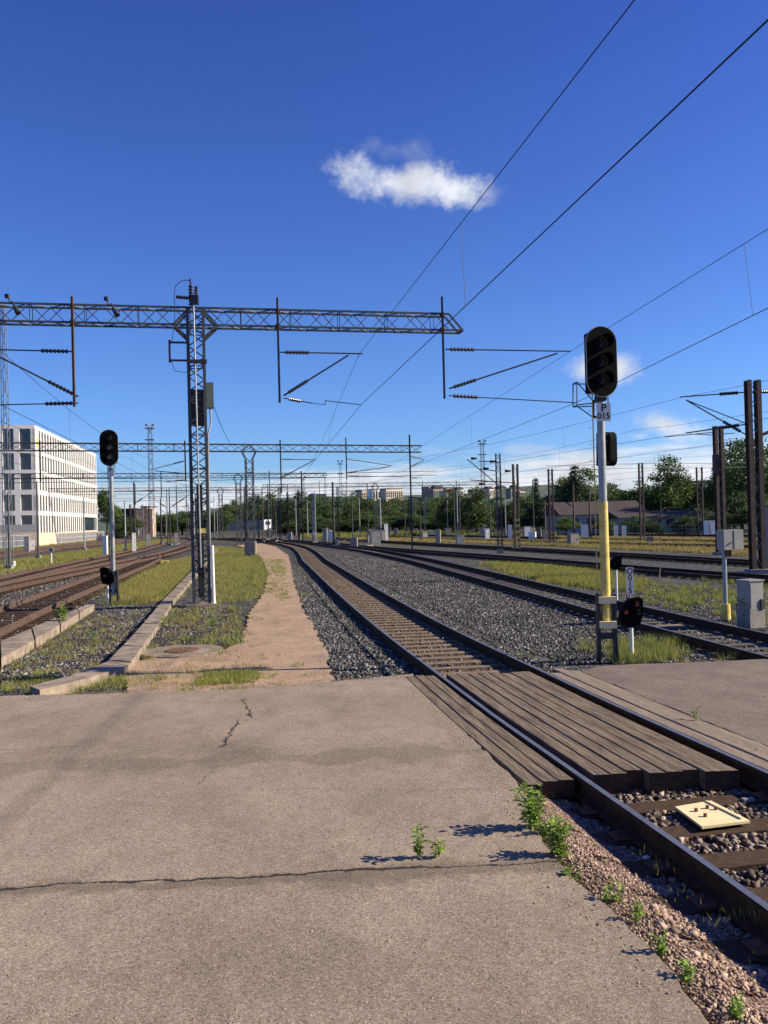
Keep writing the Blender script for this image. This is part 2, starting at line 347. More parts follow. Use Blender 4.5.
# track centre lines (world x, y)
TR = {
 'T1': [(4.35, -6), (3.75, -2), (3.35, 1.5), (2.92, 4.84), (2.5, 7.47), (2.11, 9.85), (1.92, 11.1), (1.42, 14.57), (1.06, 17), (.20, 22.9), (-1.08, 31.7), (-2.22, 39.8), (-3.75, 50.8), (-4.7, 57.5), (-7.1, 77), (-9.6, 93), (-14, 112), (-22, 135), (-34, 162), (-48, 185)],
 'T2': [(8.1, 2), (7.7, 8), (7.2, 13.5), (6.92, 17), (6.35, 22.7), (5.82, 27.3), (5.12, 33), (3.85, 43), (1.75, 58), (-1.7, 77), (-5.6, 93), (-10.5, 113), (-18, 135), (-30, 162)],
 'T3': [(19.6, 13), (17.6, 21), (14.9, 32), (12.8, 38.5), (10.5, 46), (6.9, 58), (3.6, 68), (-2.5, 87), (-8, 108), (-15, 130)],
 'T4': [(24.5, 24), (20.4, 38), (18, 46), (15.8, 54), (13.2, 63), (10.2, 73), (4, 92), (-2, 112), (-9, 134)],
 'T5': [(37, 38), (30, 55), (25.6, 66), (20.8, 77), (14, 95), (5, 122), (-3, 145)],
 'T6': [(44, 48), (36.5, 62), (30, 76), (22, 98), (12, 125), (3, 150)],
 'T7': [(58, 55), (46, 76), (36, 98), (25, 125), (15, 150)],
 'L1': [(-8.3, 10), (-10.9, 23), (-12.05, 29), (-13.7, 39), (-15.05, 47), (-16.8, 58), (-18.6, 68)],
 'L2': [(-13.5, 12), (-16.5, 28), (-17.9, 40), (-18.8, 52), (-19.9, 70), (-22, 90), (-26, 115), (-33, 150), (-42, 185)],
 'L3': [(-19.0, 38), (-20.2, 46), (-21.7, 55), (-23.6, 68), (-27, 92), (-32, 122), (-39, 158), (-46, 190)],
 'L4': [(-33, 55), (-39, 86), (-43, 115), (-46.5, 145), (-50, 180)],
 'L5': [(-36.5, 50), (-43, 84), (-47.5, 115), (-51, 145), (-55, 180)],
}
def catmull(P, step=.5):
    P = [Vector((x, y, 0)) for x, y in P]; Q = [P[0] * 2 - P[1]] + P + [P[-1] * 2 - P[-2]]; out = []
    for i in range(1, len(Q) - 2):
        n = max(2, int((Q[i + 1] - Q[i]).length / step))
        for j in range(n):
            t = j / n
            out.append(.5 * ((2 * Q[i]) + (Q[i + 1] - Q[i - 1]) * t + (2 * Q[i - 1] - 5 * Q[i] + 4 * Q[i + 1] - Q[i + 2]) * t * t + (3 * Q[i] - Q[i - 1] - 3 * Q[i + 1] + Q[i + 2]) * t ** 3))
    out.append(P[-1]); return out
def center_x(key, y):
    c = CL[key]
    for a, b in zip(c, c[1:]):
        if a.y <= y <= b.y: return a.x + (b.x - a.x) * (y - a.y) / (b.y - a.y)
    return (c[0] if y < c[0].y else c[-1]).x
CL = {k: catmull(v, .6) for k, v in TR.items()}
PROF = [(-.07, -.175, 0), (-.07, -.155, 0), (-.012, -.135, 0), (-.010, -.045, 0), (-.036, -.034, 1), (-.036, -.008, 1), (-.026, 0, 1), (.026, 0, 1), (.036, -.008, 1), (.036, -.034, 0), (.010, -.045, 0), (.012, -.135, 0), (.07, -.155, 0), (.07, -.17, 0)]
def rail_mesh(cl, off):
    mb = MB(); n = len(PROF); base = 0; vs = []; fs = []; ms = []
    for i, p in enumerate(cl):
        t = (cl[min(i + 1, len(cl) - 1)] - cl[max(i - 1, 0)]).normalized(); nr = Vector((t.y, -t.x, 0)); z = Zr(p.y)
        for a, b, _ in PROF: q = p + nr * (off + a); vs.append((q.x, q.y, z + b))
    for i in range(len(cl) - 1):
        for k in range(n - 1):
            fs.append((i * n + k, i * n + k + 1, (i + 1) * n + k + 1, (i + 1) * n + k)); ms.append(1 if k == 6 else 0)
    fs.append(tuple(range(n))); ms.append(0); fs.append(tuple(range((len(cl) - 1) * n + n - 1, (len(cl) - 1) * n - 1, -1))); ms.append(0)
    mb.v = vs; mb.f = fs; mb.m = ms; return mb
TL = {
 'T1': 'main railway track running through the timber plank crossing',
 'T2': 'second railway track, passing between the yellow signal pole and the grey cabinet',
 'T3': 'third railway track from the crossing, behind the green grass strip on the right',
 'T4': 'railway track past the tall rusty twin mast, between two dry grass strips',
 'T5': 'railway track in front of the yard cabinets on the right, fifth from the crossing',
 'T6': 'sixth railway track to the right, running toward the low brown-roofed house',
 'T7': 'farthest railway track on the right, beneath the trees',
 'L1': 'rusty railway track nearest the pale concrete kerb on the left',
 'L2': 'rusty brown railway track second from the concrete kerb on the left',
 'L3': 'rusty railway track on the left beside the grass strip with the yellow disc marker',
 'L4': 'railway track near the fence in front of the white office building',
 'L5': 'railway track closest to the fence of the white office building',
}
for k, cl in CL.items():
    loc = Vector((cl[0].x, cl[0].y, Zr(cl[0].y) - .2))
    t = thing('railway_track', loc, TL[k], 'railway track')
    left = k[0] == 'L'
    rm = [M['rail_light'] if left else M['rail'], M['railtop'] if not left else M['rail_tan']]
    if k in ('L4', 'L5'): rm[1] = M['railtop']
    for s in (-1, 1): rail_mesh(cl, s * .797).build('rail', rm, t)
    # sleepers: count by length, one mesh shared; at most 100 as parts, the rest one part of kind stuff
    acc = 0; spots = []; sp_ = .61
    dist = 0
    for a, b in zip(cl, cl[1:]):
        L_ = (b - a).length
        while acc <= dist + L_:
            tt = (acc - dist) / L_; p = a.lerp(b, tt); d = (b - a).normalized(); spots.append((p, math.atan2(-d.x, d.y))); acc += sp_
        dist += L_
    spots = [s_ for s_ in spots if s_[0].y > 2 and s_[0].y < 110 and abs(math.atan2(s_[0].x, s_[0].y)) < R(33)]
    if k == 'T1': spots = [s_ for s_ in spots if not (7.9 < s_[0].y < 13.35)]
    spots.sort(key=lambda s_: s_[0].y)
    first = {}
    rest = MB()
    for i, (p, rz) in enumerate(spots):
        wood = (k == 'T1' and p.y < 8) or k in ('L1', 'L2', 'L3')
        if k == 'T1' and i < 1: pass
        if i < 100:
            if wood not in first:
                mb = MB(); mb.box((0, 0, -.06), (2.7 if wood else 2.5, .24, .12))
                me = bpy.data.meshes.new('sleeper'); me.from_pydata(mb.v, [], mb.f); me.materials.append(M['sleeper_wood'] if wood else M['sleeper_conc' if k == 'T1' else 'sleeper_dull']); first[wood] = me
            o = bpy.data.objects.new('sleeper', first[wood]); COL.objects.link(o); o.parent = t
            o.location = Vector((p.x, p.y, Zr(p.y) - (.172 if k[0] == 'L' or k == 'T1' else .188) + random.uniform(-.006, .002))) - loc
            o.rotation_euler = (0, 0, rz + random.uniform(-.012, .012))
        else: rest.box((p.x, p.y, Zr(p.y) - .172 - .06), (2.5, .24, .12), rz)
    if rest.v: tag(rest.build('sleeper', M['sleeper_wood'] if left else M['sleeper_conc'], t), kind='stuff')
    if k == 'T1':
        for (p, rz) in spots:
            if p.y < 8:
                for s in (-1, 1):
                    n = Vector((math.cos(rz), math.sin(rz), 0))
                    c = p + n * s * .797; mb = MB(); mb.box((c.x, c.y, Zr(p.y) - .166), (.36, .17, .012), rz)
                    for q in (-.12, .12):
                        e = c + n * q; mb.tube((e.x, e.y, Zr(p.y) - .16), (e.x, e.y, Zr(p.y) - .13), .016, 6)
                    mb.build('base_plate', M['rust_iron'], t)
# ballast bed of the left tracks and right tracks as sheets
def strip(name, key, w0, w1, off, m, y0, y1):
    c = [p for p in CL[key] if y0 <= p.y <= y1]; a = []; b = []
    for i, p in enumerate(c):
        t = (c[min(i + 1, len(c) - 1)] - c[max(i - 1, 0)]).normalized(); n = Vector((t.y, -t.x, 0)); a.append(p - n * w0); b.append(p + n * w1)
    return sheet(name, a[::2] + b[::-1][::2], off, m, jit=.12, step=.5)
sheet('ballast', [(-60, 14.0), (-7, 13.6), (-1.2, 13.2), (.35, 13.5), (2, 13.8), (9, 14.0), (45, 12), (34, 40), (8, 75), (-12, 100), (-30, 140), (-44, 150), (-24, 80), (-17.5, 30)], -.222, M['ballast'], jit=0, cuts=[i * 1.0 for i in range(12, 36)] + [50, 70, 100])
for k, a, b in (('L1', 10, 66), ('L2', 12, 150), ('L3', 38, 150), ('L4', 55, 175), ('L5', 50, 175)): strip('ballast_bed', k, 1.25, 1.25, {'L1': -.213, 'L2': -.209, 'L3': -.205, 'L4': -.213, 'L5': -.209}[k], M['ballast_bed'], a, b)
strip('ballast_bed', 'T1', .72, .72, -.205, M['ballast_bed'], 13.4, 90)

# asphalt: left body with far ragged edge and the edge along the track
far = gp([(-60, 699), (0, 694), (60, 693), (150, 690), (240, 687.5), (330, 680), (412, 672)])
edge = gp([(413, 673), (470, 735), (513, 773), (524, 792), (528, 815), (548, 845), (572, 872), (608, 902), (645, 940), (672, 968), (700, 1000), (716, 1024)])
poly = [(-9, 12.4)] + [(p.x, p.y) for p in far] + [(p.x, p.y) for p in edge] + [(1.5, 3.2), (1.7, 0), (1.9, -5), (-9, -5)]
sheet('asphalt_road', poly, -.028, M['asphalt'], thick=.2, jit=.022, step=.12)
# asphalt right of the track
redge = gp([(572, 667), (602, 664), (640, 662), (700, 660), (768, 657)])
cx = lambda y: center_x('T1', y)
wp = [(cx(y) + 1.45, y) for y in (8.2, 9.5, 11, 12.5, 13.5)]
polyr = wp + [(p.x, p.y) for p in redge][1:] + [(8.5, 13.9), (12, 13.8), (12, 7.4), (cx(7.9) + 1.45, 7.6)]
sheet('asphalt_road', polyr, -.030, M['asphalt_right'], thick=.2, jit=.02, step=.15)

# pink gravel shoulder along the track and the path
sh = [(p.x - .25, p.y) for p in edge[2:]] + [(1.5, 2.5), (2.35, 2.5), (2.0, 4.4), (1.85, 5.5), (1.72, 6.5), (1.62, 7.3), (1.45, 7.75)]
sheet('gravel_shoulder', sh, -.15, M['gravel'], jit=.03, step=.1, zf=lambda x, y: -.205 + max(0, min(1, (center_x('T1', y) - 1.08 - x) / .4)) * .15)
bedw = [(cx(2) - 1.3, 2), (cx(2) + 1.6, 2), (cx(4.8) + 1.6, 4.8), (cx(7.9) + 1.4, 7.9), (cx(7.9) - 1.2, 7.9), (cx(4.8) - 1.2, 4.8)]
sheet('ballast_bed', bedw, -.214, M['ballast_bed'], jit=.0)
pl = gp([(228, 688), (236, 660), (243, 635), (250, 612), (264, 592), (268, 572), (262, 558), (250, 549), (236, 545)], -.15)
pr = gp([(262, 543.2), (276, 546.5), (288, 555), (291, 566), (294, 582), (302, 605), (316, 630), (328, 655), (333, 681)], -.15)
sheet('gravel_path', [(p.x, p.y) for p in pl + pr], -.17, M['path'], jit=.06, step=.3)
ap = gp([(130, 695), (120, 664), (150, 657), (205, 655), (245, 640), (262, 640), (300, 640), (330, 685)], -.15)
sheet('gravel_patch', [(p.x, p.y) for p in ap], -.175, M['path'], jit=.05, step=.2)
for nm, pts in (('grass_ground', [(214, 603), (238, 601), (262, 596), (268, 572), (262, 558), (250, 549), (214, 546)]),
                ('grass_ground', [(114, 605), (163, 601), (188, 573), (191, 556), (166, 563), (140, 574), (118, 588)]),
                ('grass_ground', [(-6, 577), (100, 557), (142, 547), (180, 539), (172, 538.5), (150, 541), (100, 548), (-6, 562)]),
                ('grass_ground', [(484, 563), (540, 566), (600, 573), (645, 582), (640, 592), (598, 589), (560, 584), (515, 575)]),
                ('grass_ground', [(350, 540.5), (420, 541.5), (560, 546), (700, 553), (768, 557), (768, 551), (700, 547), (560, 541.5), (430, 538.5), (360, 537.5)])):
    q = gp(pts, -.2); sheet(nm, [(p.x, p.y) for p in q], -.216, M['soil'], jit=.15, step=.6)

# ------------------------------------------------------------------ stones and grass as stuff
def pts_in_poly(poly, n):
    P = np.array([(p[0], p[1]) for p in poly]); lo = P.min(0); hi = P.max(0); out = []
    got = 0
    while got < n:
        q = RNG.uniform(lo, hi, (n * 2, 2)); ins = np.zeros(len(q), bool); j = len(P) - 1
        for i in range(len(P)):
            c = ((P[i, 1] > q[:, 1]) != (P[j, 1] > q[:, 1])) & (q[:, 0] < (P[j, 0] - P[i, 0]) * (q[:, 1] - P[i, 1]) / (P[j, 1] - P[i, 1] + 1e-12) + P[i, 0])
            ins ^= c; j = i
        q = q[ins]; out.append(q); got += len(q)
    return np.concatenate(out)[:n]
ZrV = np.vectorize(Zr)
def mesh_np(name, V, Fc, m, fl):
    me = bpy.data.meshes.new(name); me.vertices.add(len(V)); me.vertices.foreach_set('co', V.astype(np.float32).ravel())
    nf = len(Fc); k = Fc.shape[1]; me.loops.add(nf * k); me.polygons.add(nf)
    me.loops.foreach_set('vertex_index', Fc.astype(np.int32).ravel()); me.polygons.foreach_set('loop_start', np.arange(0, nf * k, k, dtype=np.int32))
    try: me.polygons.foreach_set('loop_total', np.full(nf, k, dtype=np.int32))
    except Exception: pass
    me.materials.append(m); me.update(calc_edges=True); me.validate()
    return me
OCT = np.array([(1, 0, 0), (-1, 0, 0), (0, 1, 0), (0, -1, 0), (0, 0, 1), (0, 0, -1)], float)
OF = np.array([(0, 2, 4), (2, 1, 4), (1, 3, 4), (3, 0, 4), (2, 0, 5), (1, 2, 5), (3, 1, 5), (0, 3, 5)])
# cube-ish 8-corner stone
CUB = np.array([(x, y, z) for z in (-1, 1) for y in (-1, 1) for x in (-1, 1)], float) * .62
CF = np.array([(0, 2, 3, 1), (4, 5, 7, 6), (0, 1, 5, 4), (2, 6, 7, 3), (0, 4, 6, 2), (1, 3, 7, 5)])
def stones(name, polys, smin, smax, off, m, avoid=None, label=None):
    V = []; Fs = []; base = 0
    for poly, n in polys:
        q = pts_in_poly(poly, n)
        if avoid is not None: q = q[~avoid(q)]
        n = len(q); s = RNG.uniform(smin, smax, n) * RNG.uniform(.6, 1.15, n)
        v = np.repeat(CUB[None], n, 0) + RNG.normal(0, .24, (n, 8, 3)); v *= s[:, None, None]; v[:, :, 0] *= RNG.uniform(.7, 1.5, (n, 1)); v[:, :, 2] *= RNG.uniform(.55, .95, (n, 1))
        a = RNG.uniform(0, 2 * np.pi, n); b = RNG.normal(0, .5, n)
        x = v[:, :, 0].copy(); z = v[:, :, 2].copy(); v[:, :, 0] = x * np.cos(b)[:, None] - z * np.sin(b)[:, None]; v[:, :, 2] = x * np.sin(b)[:, None] + z * np.cos(b)[:, None]
        x = v[:, :, 0].copy(); y = v[:, :, 1].copy(); v[:, :, 0] = x * np.cos(a)[:, None] - y * np.sin(a)[:, None]; v[:, :, 1] = x * np.sin(a)[:, None] + y * np.cos(a)[:, None]
        offv = off(q) if callable(off) else off
        v[:, :, 0] += q[:, 0:1]; v[:, :, 1] += q[:, 1:2]; v[:, :, 2] += (ZrV(q[:, 1]) + offv + s * .25)[:, None]
        V.append(v.reshape(-1, 3)); Fs.append((CF[None] + (np.arange(n) * 8)[:, None, None] + base).reshape(-1, 4)); base += n * 8
    me = mesh_np(name, np.concatenate(V), np.concatenate(Fs), m, 4)
    o = bpy.data.objects.new(name, me); COL.objects.link(o)
    return tag(o, label, 'stones', kind='stuff')
CX_Y = np.array([p.y for p in CL['T1']]); CX_X = np.array([p.x for p in CL['T1']])
def t1x(y): return np.interp(y, CX_Y, CX_X)
near_sl = [(p.y) for p, _ in []]
def avoid_near(q): return (np.abs(np.abs(q[:, 0] - t1x(q[:, 1])) - .797) < .1)
def avoid_sleep(q):
    # leave sleepers showing
    a = avoid_near(q); d = np.zeros(len(q), bool)
    for p, rz in SLP:
        dx = q[:, 0] - p.x; dy = q[:, 1] - p.y; d |= (np.abs(dy * math.cos(rz) - dx * math.sin(rz)) < .125) & (np.abs(dx * math.cos(rz) + dy * math.sin(rz)) < 1.37)
    return a | (d & (RNG.uniform(0, 1, len(q)) > .04))
SLP = []
acc = 0; dist = 0
for a_, b_ in zip(CL['T1'], CL['T1'][1:]):
    L_ = (b_ - a_).length
    while acc <= dist + L_:
        p = a_.lerp(b_, (acc - dist) / L_); d = (b_ - a_).normalized(); acc += .61
        if 2 < p.y < 40: SLP.append((p, math.atan2(-d.x, d.y)))
    dist += L_
stones('ballast_stones', [([(cx(2) - .95, 2.3), (cx(2) + 1.9, 2.3), (cx(7.8) + 1.6, 8.3), (cx(7.8) - .95, 8.3)], 13000)], .014, .036, -.205, mat('ballast_stone_brown', (.15, .115, .09), .85, var=.5, vscale=2, island=.75), avoid_sleep, 'brown broken ballast stones between the rails in front of the planks')
def shoulder_off(q): return -.205 + np.clip((t1x(q[:, 1]) - 1.08 - q[:, 0]) / .4, 0, 1) * .15
stones('gravel_stones', [([(1.05, 7.5), (1.2, 5.2), (1.45, 3.6), (1.7, 2.8), (2.3, 2.8), (2.15, 4.4), (1.75, 6.3), (1.5, 7.7)], 16000)], .004, .012, shoulder_off, M['stone_warm'], avoid_sleep, 'pinkish gravel between asphalt edge and near rail')
stones('gravel_stones', [([(1.45, 4.6), (1.9, 2.8), (2.5, 2.8), (2.15, 4.6), (1.75, 6.3), (1.65, 6.3)], 450)], .012, .028, shoulder_off, M['stone_warm'], avoid_sleep, 'larger loose stones beside the near rail')
g1 = gp([(334, 681), (318, 640), (296, 590), (292, 570), (302, 566), (330, 600), (378, 634), (412, 666)], -.2)
g2 = gp([(572, 664), (520, 650), (425, 605), (350, 568), (330, 553), (400, 562), (500, 590), (598, 616), (690, 642), (760, 660)], -.2)
g3 = gp([(0, 690), (0, 668), (110, 606), (162, 603), (118, 655), (40, 685)], -.2)
g4 = gp([(140, 655), (172, 606), (232, 604), (246, 640), (205, 650)], -.2)
g5 = gp([(0, 652), (0, 560), (30, 570), (100, 570), (130, 580), (95, 602)], -.2)
g6 = gp([(500, 588), (598, 596), (768, 636), (768, 662), (690, 640), (598, 612)], -.2)
g7 = gp([(600, 590), (640, 582), (768, 592), (768, 632), (690, 612), (640, 602)], -.2)
T1a = [(cx(y) - .72, y) for y in (13.5, 18, 24, 32, 40)] + [(cx(y) + .72, y) for y in (40, 32, 24, 18, 13.5)]
def av_all(q):
    r = avoid_near(q)
    X2 = np.interp(q[:, 1], [p.y for p in CL['T2']], [p.x for p in CL['T2']])
    r |= np.abs(np.abs(q[:, 0] - X2) - .797) < .1
    for k in ('L1', 'L2'):
        Xk = np.interp(q[:, 1], [p.y for p in CL[k]], [p.x for p in CL[k]]); r |= np.abs(np.abs(q[:, 0] - Xk) - .797) < .1
    return r
stones('ballast_stones', [([(p.x, p.y) for p in g1], 16000), ([(p.x, p.y) for p in g2], 42000), ([(p.x, p.y) for p in g3], 12000), ([(p.x, p.y) for p in g4], 5000), ([(p.x, p.y) for p in g6], 9000), ([(p.x, p.y) for p in g7], 9000)], .018, .04, -.225, M['stone'], av_all, 'dark grey ballast stones between and beside the tracks')
shl = lambda a, b: [(t1x(y) + a, y) for y in (13.4, 16, 20, 25, 32, 40)] + [(t1x(y) + b, y) for y in (40, 32, 25, 20, 16, 13.4)]
stones('ballast_stones', [(shl(-1.4, -.88), 5200), (shl(.88, 1.4), 5200)], .02, .04, -.185, M['stone'], av_all, 'dark ballast stones heaped over the sleeper ends outside both rails')
stones('ballast_stones', [([(p.x, p.y) for p in g5], 9000)], .025, .045, -.215, mat('ballast_stone_left', (.10, .09, .08), .85, var=.5, vscale=2, island=.7), av_all, 'rust tinted ballast stones of the left tracks')
stones('ballast_stones', [(T1a, 5200)], .02, .04, -.205, mat('ballast_stone_tan', (.13, .098, .07), .85, var=.4, vscale=2, island=.6), avoid_sleep, 'brown ballast stones between the concrete sleepers beyond the planks')

def blades(name, areas, m, label, cat='grass'):
    V = []; base = 0
    for poly, n, h, w, off, clump in areas:
        q = pts_in_poly(poly, max(8, n // clump)); q = q + RNG.normal(0, .6, q.shape) * (RNG.uniform(0, 1, (len(q), 1)) < .3); q = np.repeat(q, clump, 0) + RNG.normal(0, .06 if clump > 1 else 0, (len(q) * clump, 2)); n = len(q)
        a = RNG.uniform(0, 2 * np.pi, n); hh = h * RNG.uniform(.4, 1.3, n); ww = w * RNG.uniform(.6, 1.2, n); l = RNG.normal(0, .35, (n, 2)) * hh[:, None]
        z = ZrV(q[:, 1]) + off
        dx = np.cos(a) * ww; dy = np.sin(a) * ww
        p0 = np.stack([q[:, 0] - dx, q[:, 1] - dy, z], 1); p1 = np.stack([q[:, 0] + dx, q[:, 1] + dy, z], 1)
        p2 = np.stack([q[:, 0] + l[:, 0], q[:, 1] + l[:, 1], z + hh], 1)
        V.append(np.stack([p0, p1, p2], 1).reshape(-1, 3))
    V = np.concatenate(V); Fc = np.arange(len(V)).reshape(-1, 3)
    me = mesh_np(name, V, Fc, m, 3); o = bpy.data.objects.new(name, me); COL.objects.link(o); return tag(o, label, cat, kind='stuff')
def P2(pts, off=-.2): return [(p.x, p.y) for p in gp(pts, off)]
blades('grass', [(P2([(214, 604), (238, 602), (262, 596), (268, 572), (262, 558), (250, 549), (214, 546)]), 40000, .13, .007, -.215, 6)], M['grass'], 'yellow green grass strip right of the big lattice mast')
blades('grass', [(P2([(112, 606), (163, 602), (188, 574), (191, 556), (166, 564), (140, 575), (118, 588)]), 30000, .17, .007, -.215, 6)], M['grass'], 'long grass between the left tracks and the concrete cable trough')
blades('grass', [(P2([(-6, 576), (100, 556), (142, 547), (180, 539), (172, 538.5), (150, 541), (100, 548), (-6, 563)]), 50000, .16, .018, -.215, 8)], M['grass'], 'grass strip around the yellow disc marker on the left')
blades('grass', [(P2([(484, 563), (540, 566), (600, 573), (645, 582), (640, 592), (598, 589), (560, 584), (515, 575)]), 40000, .2, .010, -.215, 8)], M['grass'], 'bright green grass strip behind the second track')
blades('grass', [(P2([(350, 541), (420, 542), (560, 546), (700, 553), (768, 557), (768, 551), (700, 547), (560, 541.5), (430, 538.5), (360, 537.5)]), 60000, .22, .025, -.215, 10)], M['grass_dry'], 'dry yellow grass strip between the right hand yard tracks')
blades('grass', [(P2([(300, 539), (420, 536), (560, 536), (560, 532.5), (420, 532), (300, 534)]), 26000, .45, .05, -.23, 14), (P2([(0, 552), (100, 541), (100, 538), (0, 549)]), 6000, .3, .03, -.23, 14)], M['grass'], 'rough green verge at the foot of the far wood')
blades('grass', [(P2([(560, 543), (768, 548), (768, 541), (690, 538), (560, 537)]), 30000, .22, .03, -.215, 10)], M['grass_dry'], 'dry grass before the farther yard tracks on the right')
blades('grass', [(P2([(4, 693), (150, 688), (150, 674), (60, 680), (4, 684)]), 5000, .08, .004, -.2, 25), (P2([(200, 687), (255, 684), (255, 675), (205, 677)]), 6000, .1, .005, -.18, 25)], M['grass'], 'tufts of grass along the far edge of the asphalt')
blades('grass', [(P2([(0, 685), (0, 640), (100, 612), (112, 640), (60, 680)]), 3500, .10, .005, -.22, 40), (P2([(140, 660), (170, 610), (235, 605), (250, 640), (240, 655)]), 3500, .15, .006, -.22, 40), (P2([(225, 640), (262, 640), (275, 560), (255, 560)]), 3000, .12, .006, -.2, 30), (P2([(268, 600), (290, 600), (284, 560), (272, 560)]), 5000, .09, .006, -.17, 20)], M['grass'], 'sparse weeds and grass tufts in the ballast near the cable trough')
blades('grass', [(P2([(0, 688), (0, 650), (90, 618), (140, 612), (118, 655), (60, 684)]), 5000, .09, .005, -.22, 30), (P2([(140, 660), (170, 610), (235, 605), (250, 640), (205, 655)]), 3000, .12, .005, -.22, 30), (P2([(140, 690), (150, 660), (262, 650), (262, 685)]), 1500, .07, .004, -.17, 20), (P2([(214, 604), (238, 602), (262, 596), (268, 572), (262, 558), (250, 549), (214, 546)]), 16000, .14, .006, -.215, 10), (P2([(112, 606), (163, 602), (188, 574), (191, 556), (166, 564), (140, 575), (118, 588)]), 22000, .2, .006, -.215, 10), (P2([(484, 563), (540, 566), (600, 573), (645, 582), (640, 592), (598, 589), (560, 584), (515, 575)]), 9000, .2, .01, -.215, 10), (P2([(-6, 576), (100, 556), (142, 547), (180, 539), (150, 541), (100, 548), (-6, 563)]), 22000, .16, .018, -.215, 8)], M['grass_dry'], 'dry brownish weeds in the ballast around the cable trough')
stones('loose_grit', [([(-6, 12.2), (.2, 12.9), (.9, 8.2), (1.0, 5.8), (1.3, 3.6), (-4, 2.8)], 2600)], .002, .006, -.028, M['stone_warm'], None, 'loose grit scattered over the asphalt')
stones('loose_grit', [([(.55, 12.0), (1.05, 7.6), (1.05, 5.9), (1.35, 4.0), (1.15, 4.0), (.85, 5.8), (.85, 7.6), (.3, 12.0)], 500), ([(-6, 12.45), (.3, 13.45), (.3, 13.2), (-6, 12.2)], 1800)], .003, .008, -.028, M['stone_warm'], None, 'thicker grit along the edges of the asphalt')
blades('grass', [([(1.02, 7.4), (1.06, 5.8), (1.25, 4.6), (1.42, 3.6), (1.55, 3.6), (1.42, 4.6), (1.25, 5.8), (1.2, 7.4)], 1500, .05, .0022, -.1, 14), ([(.2, 5.95), (.9, 5.98), (.9, 6.02), (.2, 5.99)], 60, .03, .002, -.04, 5)], M['grass'], 'short grass tufts along the asphalt edge by the near rail')
blades('grass', [(P2([(612, 664), (668, 662), (690, 648), (640, 640), (608, 645)]), 3200, .2, .005, -.2, 30), (P2([(640, 606), (640, 585), (768, 592), (768, 625), (700, 614)]), 4500, .15, .008, -.2, 40), (P2([(660, 600), (735, 612), (768, 600), (768, 585), (700, 580)]), 3000, .18, .008, -.2, 40)], M['grass'], 'weeds around the striped signal mast and in the gravel beyond the second track')

# ------------------------------------------------------------------ crossing planks
def plank_panel(name, label, offs, w, y0s, y1s, zt, th, m, steps=8):
    yb = y0s[0]; loc = Vector((cx(yb) + offs[0], yb, Zr(yb) - .2)); t = thing(name, loc, label, 'plank panel')
    for i, o_ in enumerate(offs):
        a, b = y0s[i % len(y0s)] + random.uniform(-.02, .02), y1s[i % len(y1s)] + random.uniform(-.03, .03)
        mb = MB(); dz = random.uniform(-.008, .004); prev = None; g = random.uniform(.002, .007)
        ring = []
        for j in range(steps + 1):
            y = a + (b - a) * j / steps; c = cx(y) + o_; z = Zr(y) + zt + dz
            ring.append([(c - w / 2 + g, y, z - th), (c - w / 2 + g, y, z - .008), (c - w / 2 + g + .008, y, z), (c + w / 2 - g - .008, y, z), (c + w / 2 - g, y, z - .008), (c + w / 2 - g, y, z - th)])
        vs = [v for r_ in ring for v in r_]; fs = []
        for j in range(steps):
            for q in range(6): fs.append((j * 6 + q, (j + 1) * 6 + q, (j + 1) * 6 + (q + 1) % 6, j * 6 + (q + 1) % 6))
        fs += [tuple(range(6)), tuple(range(steps * 6 + 5, steps * 6 - 1, -1))]
        mb.add(vs, fs); mb.m[-1] = mb.m[-2] = 1
        ob = mb.build('plank', [m, M['sleeper_wood']], t)
        for y in (a + .12, (a + b) / 2 - .3, (a + b) / 2 + .6, b - .15):
            c = cx(y) + o_ + random.uniform(-.04, .04)
            MB().tube((c, y, Zr(y) + zt + dz - .003), (c, y, Zr(y) + zt + dz + .003), .013, 6).build('spike', M['galv'], ob)
plank_panel('timber_crossing_panel', 'narrow panel of dark planks between the asphalt and the left rail', [-.95, -1.105, -1.26], .155, [7.55, 7.5, 7.42], [13.35, 13.4, 13.38], -.018, .15, M['plank'])
plank_panel('timber_crossing_panel', 'wide panel of weathered grey planks between the two rails', [-.60 + i * .165 for i in range(8)], .165, [7.62, 7.66, 7.72], [13.4, 13.45, 13.38], -.006, .17, M['plank'])
plank_panel('timber_crossing_panel', 'panel of paler brown planks along the outer side of the right rail', [.97, 1.15, 1.33], .18, [7.25, 7.3, 7.2], [13.3, 13.7, 13.5], -.014, .15, M['plank_light'])
# cross timbers under the near end
yc = 7.74; t_ = MB().box((cx(yc), yc + .1, Zr(yc) - .19), (1.3, .2, .035)); t_.box((cx(yc) - .12, yc - .06, Zr(yc) - .11), (.06, .05, .16)); t_.box((cx(yc) + .45, yc - .06, Zr(yc) - .11), (.06, .05, .16))
tag(t_.build('support_timber', M['sleeper_wood']), 'dark timber blocks under the near end of the wide plank panel', 'timber')
